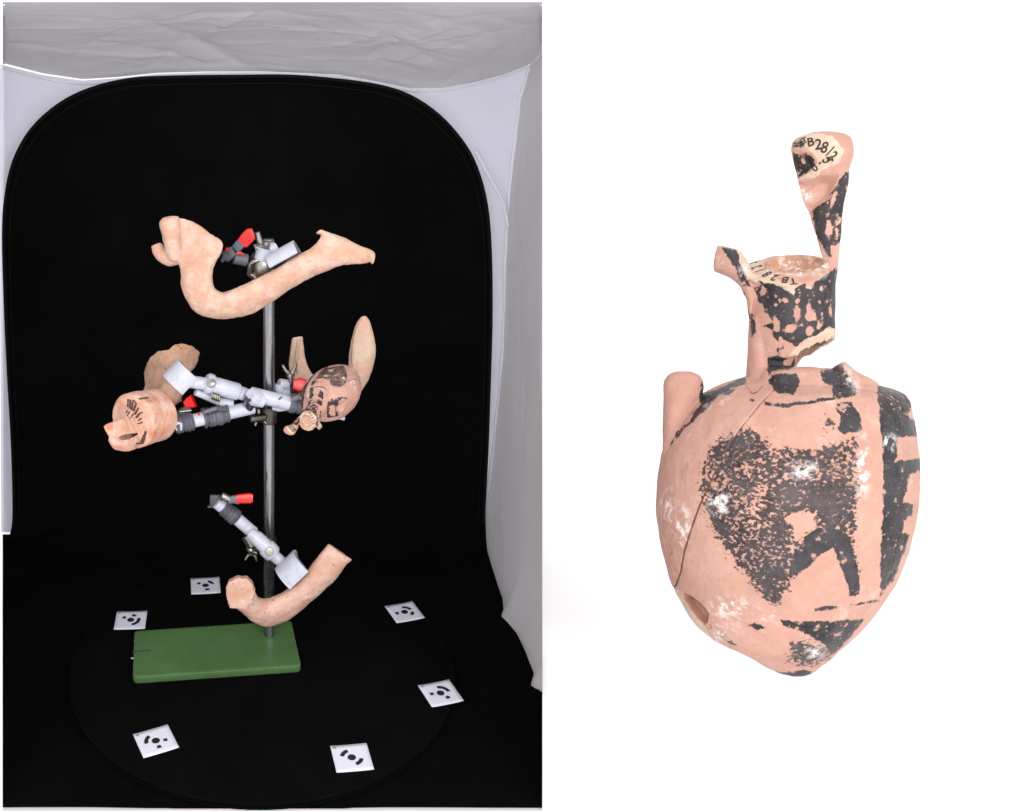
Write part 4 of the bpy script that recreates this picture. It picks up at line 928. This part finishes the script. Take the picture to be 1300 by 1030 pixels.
# --- rear right clamp with spring and red grip
A = empty('lab_clamp', P(365, 495, .02), 'white spring clamp with red grip and wing bolt behind the small jug', 'clamp')
mb = MB(); mb.cyl(P(354, 488, .004), P(380, 491, .012), .0062, .001); mb.cyl(P(358, 499, .004), P(376, 503, .008), .0068, .001); mb.tube([P(355, 488, .004), P(354.5, 493, .003), P(359, 499, .004)], .0056, 16); mb.build('clamp_body', M_white, A)
c0_, c1_ = P(369, 494, -.003), P(378, 500, -.001)
hel = [c0_.lerp(c1_, i / 100) + (UP * math.cos(i / 100 * 2 * math.pi * 7) * .0045 + FWD * math.sin(i / 100 * 2 * math.pi * 7) * .0035) for i in range(101)]
MB().tube(hel, .0008, 6).build('spring', M_rub, A)
lever(A, [P(373, 488, -.004), P(380, 489, -.005), P(388, 490, -.005)], [.005, .0078, .0070], .0035, M_red, 'lever_grip')
wing_bolt(A, P(369, 478, .004), (-.1, 0, 1), 1.15)
MB().tube([P(376, 496, .010), P(392, 494, .026), P(404, 490, .040)], .005, 14).build('stem', M_white, A)
MB().tube([P(346, 494, .012), P(356, 495, .008)], .005, 12).build('stem', M_steel, A)
# white jaw tip under the small jug
MB().box(frame(P(429, 529.5, -.006), P(437, 532, -.004) - P(421, 528, -.008)), .015, .0045, .006, .001).build('jaw_tip', M_white2, A)
MB().tube([P(400, 497, .036), P(418, 512, .022), P(430, 528, -.002)], .004, 12).build('jaw_arm', M_white2, A)
# --- bottom arm
A = empty('lab_clamp', P(330, 680, -.01), 'white jointed arm slanting across the rod with a red levered clamp at its top end', 'clamp')
MB().cyl(P(293, 652, -.016), P(322, 677, -.016), .0070).build('tube', M_white, A)
taped(A, P(283, 643, -.016), P(301, 658, -.016), .0088, 7)
MB().cyl(P(275, 638, -.016), P(284, 645, -.016), .0070).build('tube', M_white, A)
mb = MB(); mb.box(frame(P(273, 635, -.010), RIGHT), .011, .012, .010, .001); mb.box(frame(P(269, 643, -.010), RIGHT), .009, .0025, .010, .0006); mb.build('jaw', M_darkp, A)
mb = MB(); mb.tube([P(280, 633, -.024), P(284, 630, -.026), P(290, 633, -.026), P(294, 637, -.025)], [.003, .0044, .0046, .003], 14); mb.build('pivot', M_steel, A)
lever(A, [P(290, 635, -.026), P(297, 634, -.027), P(304, 635, -.027)], [.0036, .0045, .0048], .003, M_slate, 'lever_arm')
lever(A, [P(300, 633.5, -.028), P(308, 633, -.028), P(318, 632.5, -.028), P(321, 632.6, -.028)], [.0046, .0052, .0056, .0042], .0034, M_red, 'lever_grip')
mb = MB(); mb.cyl(P(315, 678, -.010), P(323, 692, -.014), .0088); mb.build('knuckle', M_rod, A)
mb = MB(); mb.tube([P(318, 677, -.022), P(326, 683, -.026), P(340, 697, -.027)], [.0062, .0080, .0088], 22); mb.build('socket', M_white, A)
mb = MB(); mb.cyl(P(337, 694, -.027), P(347, 704, -.027), .0102, .0016); mb.build('collar', M_white, A)
mb = MB(); c = P(342, 699, -.027) - FWD * .0095; mb.cyl(c, c - FWD * .0018, .0048); mb.build('screw_cap', M_steel, A)
MB().cyl(P(344, 702, -.027), P(362, 718, -.030), .0066).build('tube', M_white, A)
mb = MB(); half_pipe(mb, P(366, 738, -.044), P(389, 716, -.040), .0205, .0026, (RIGHT * .60 - UP * .55 + FWD * .6), 135); mb.build('half_pipe', M_white2, A)
wing_bolt(A, P(320, 700, -.010), (-.1, 0, -1), 1.0)
MB().tube([P(315, 694, -.01), P(318, 698, -.012), P(326, 702, -.012)], [.003, .0045, .003], 12).build('nut', M_steel, A)
MB().tube([P(341, 684, -.008), P(348, 691, -.006), P(347, 686, 0)], .0016, 8).build('wire_clip', M_steel, A)
boss(A, P(341, 690, 0).z, -1)
print('tris', sum(len(m.polygons) * 2 for m in bpy.data.meshes))
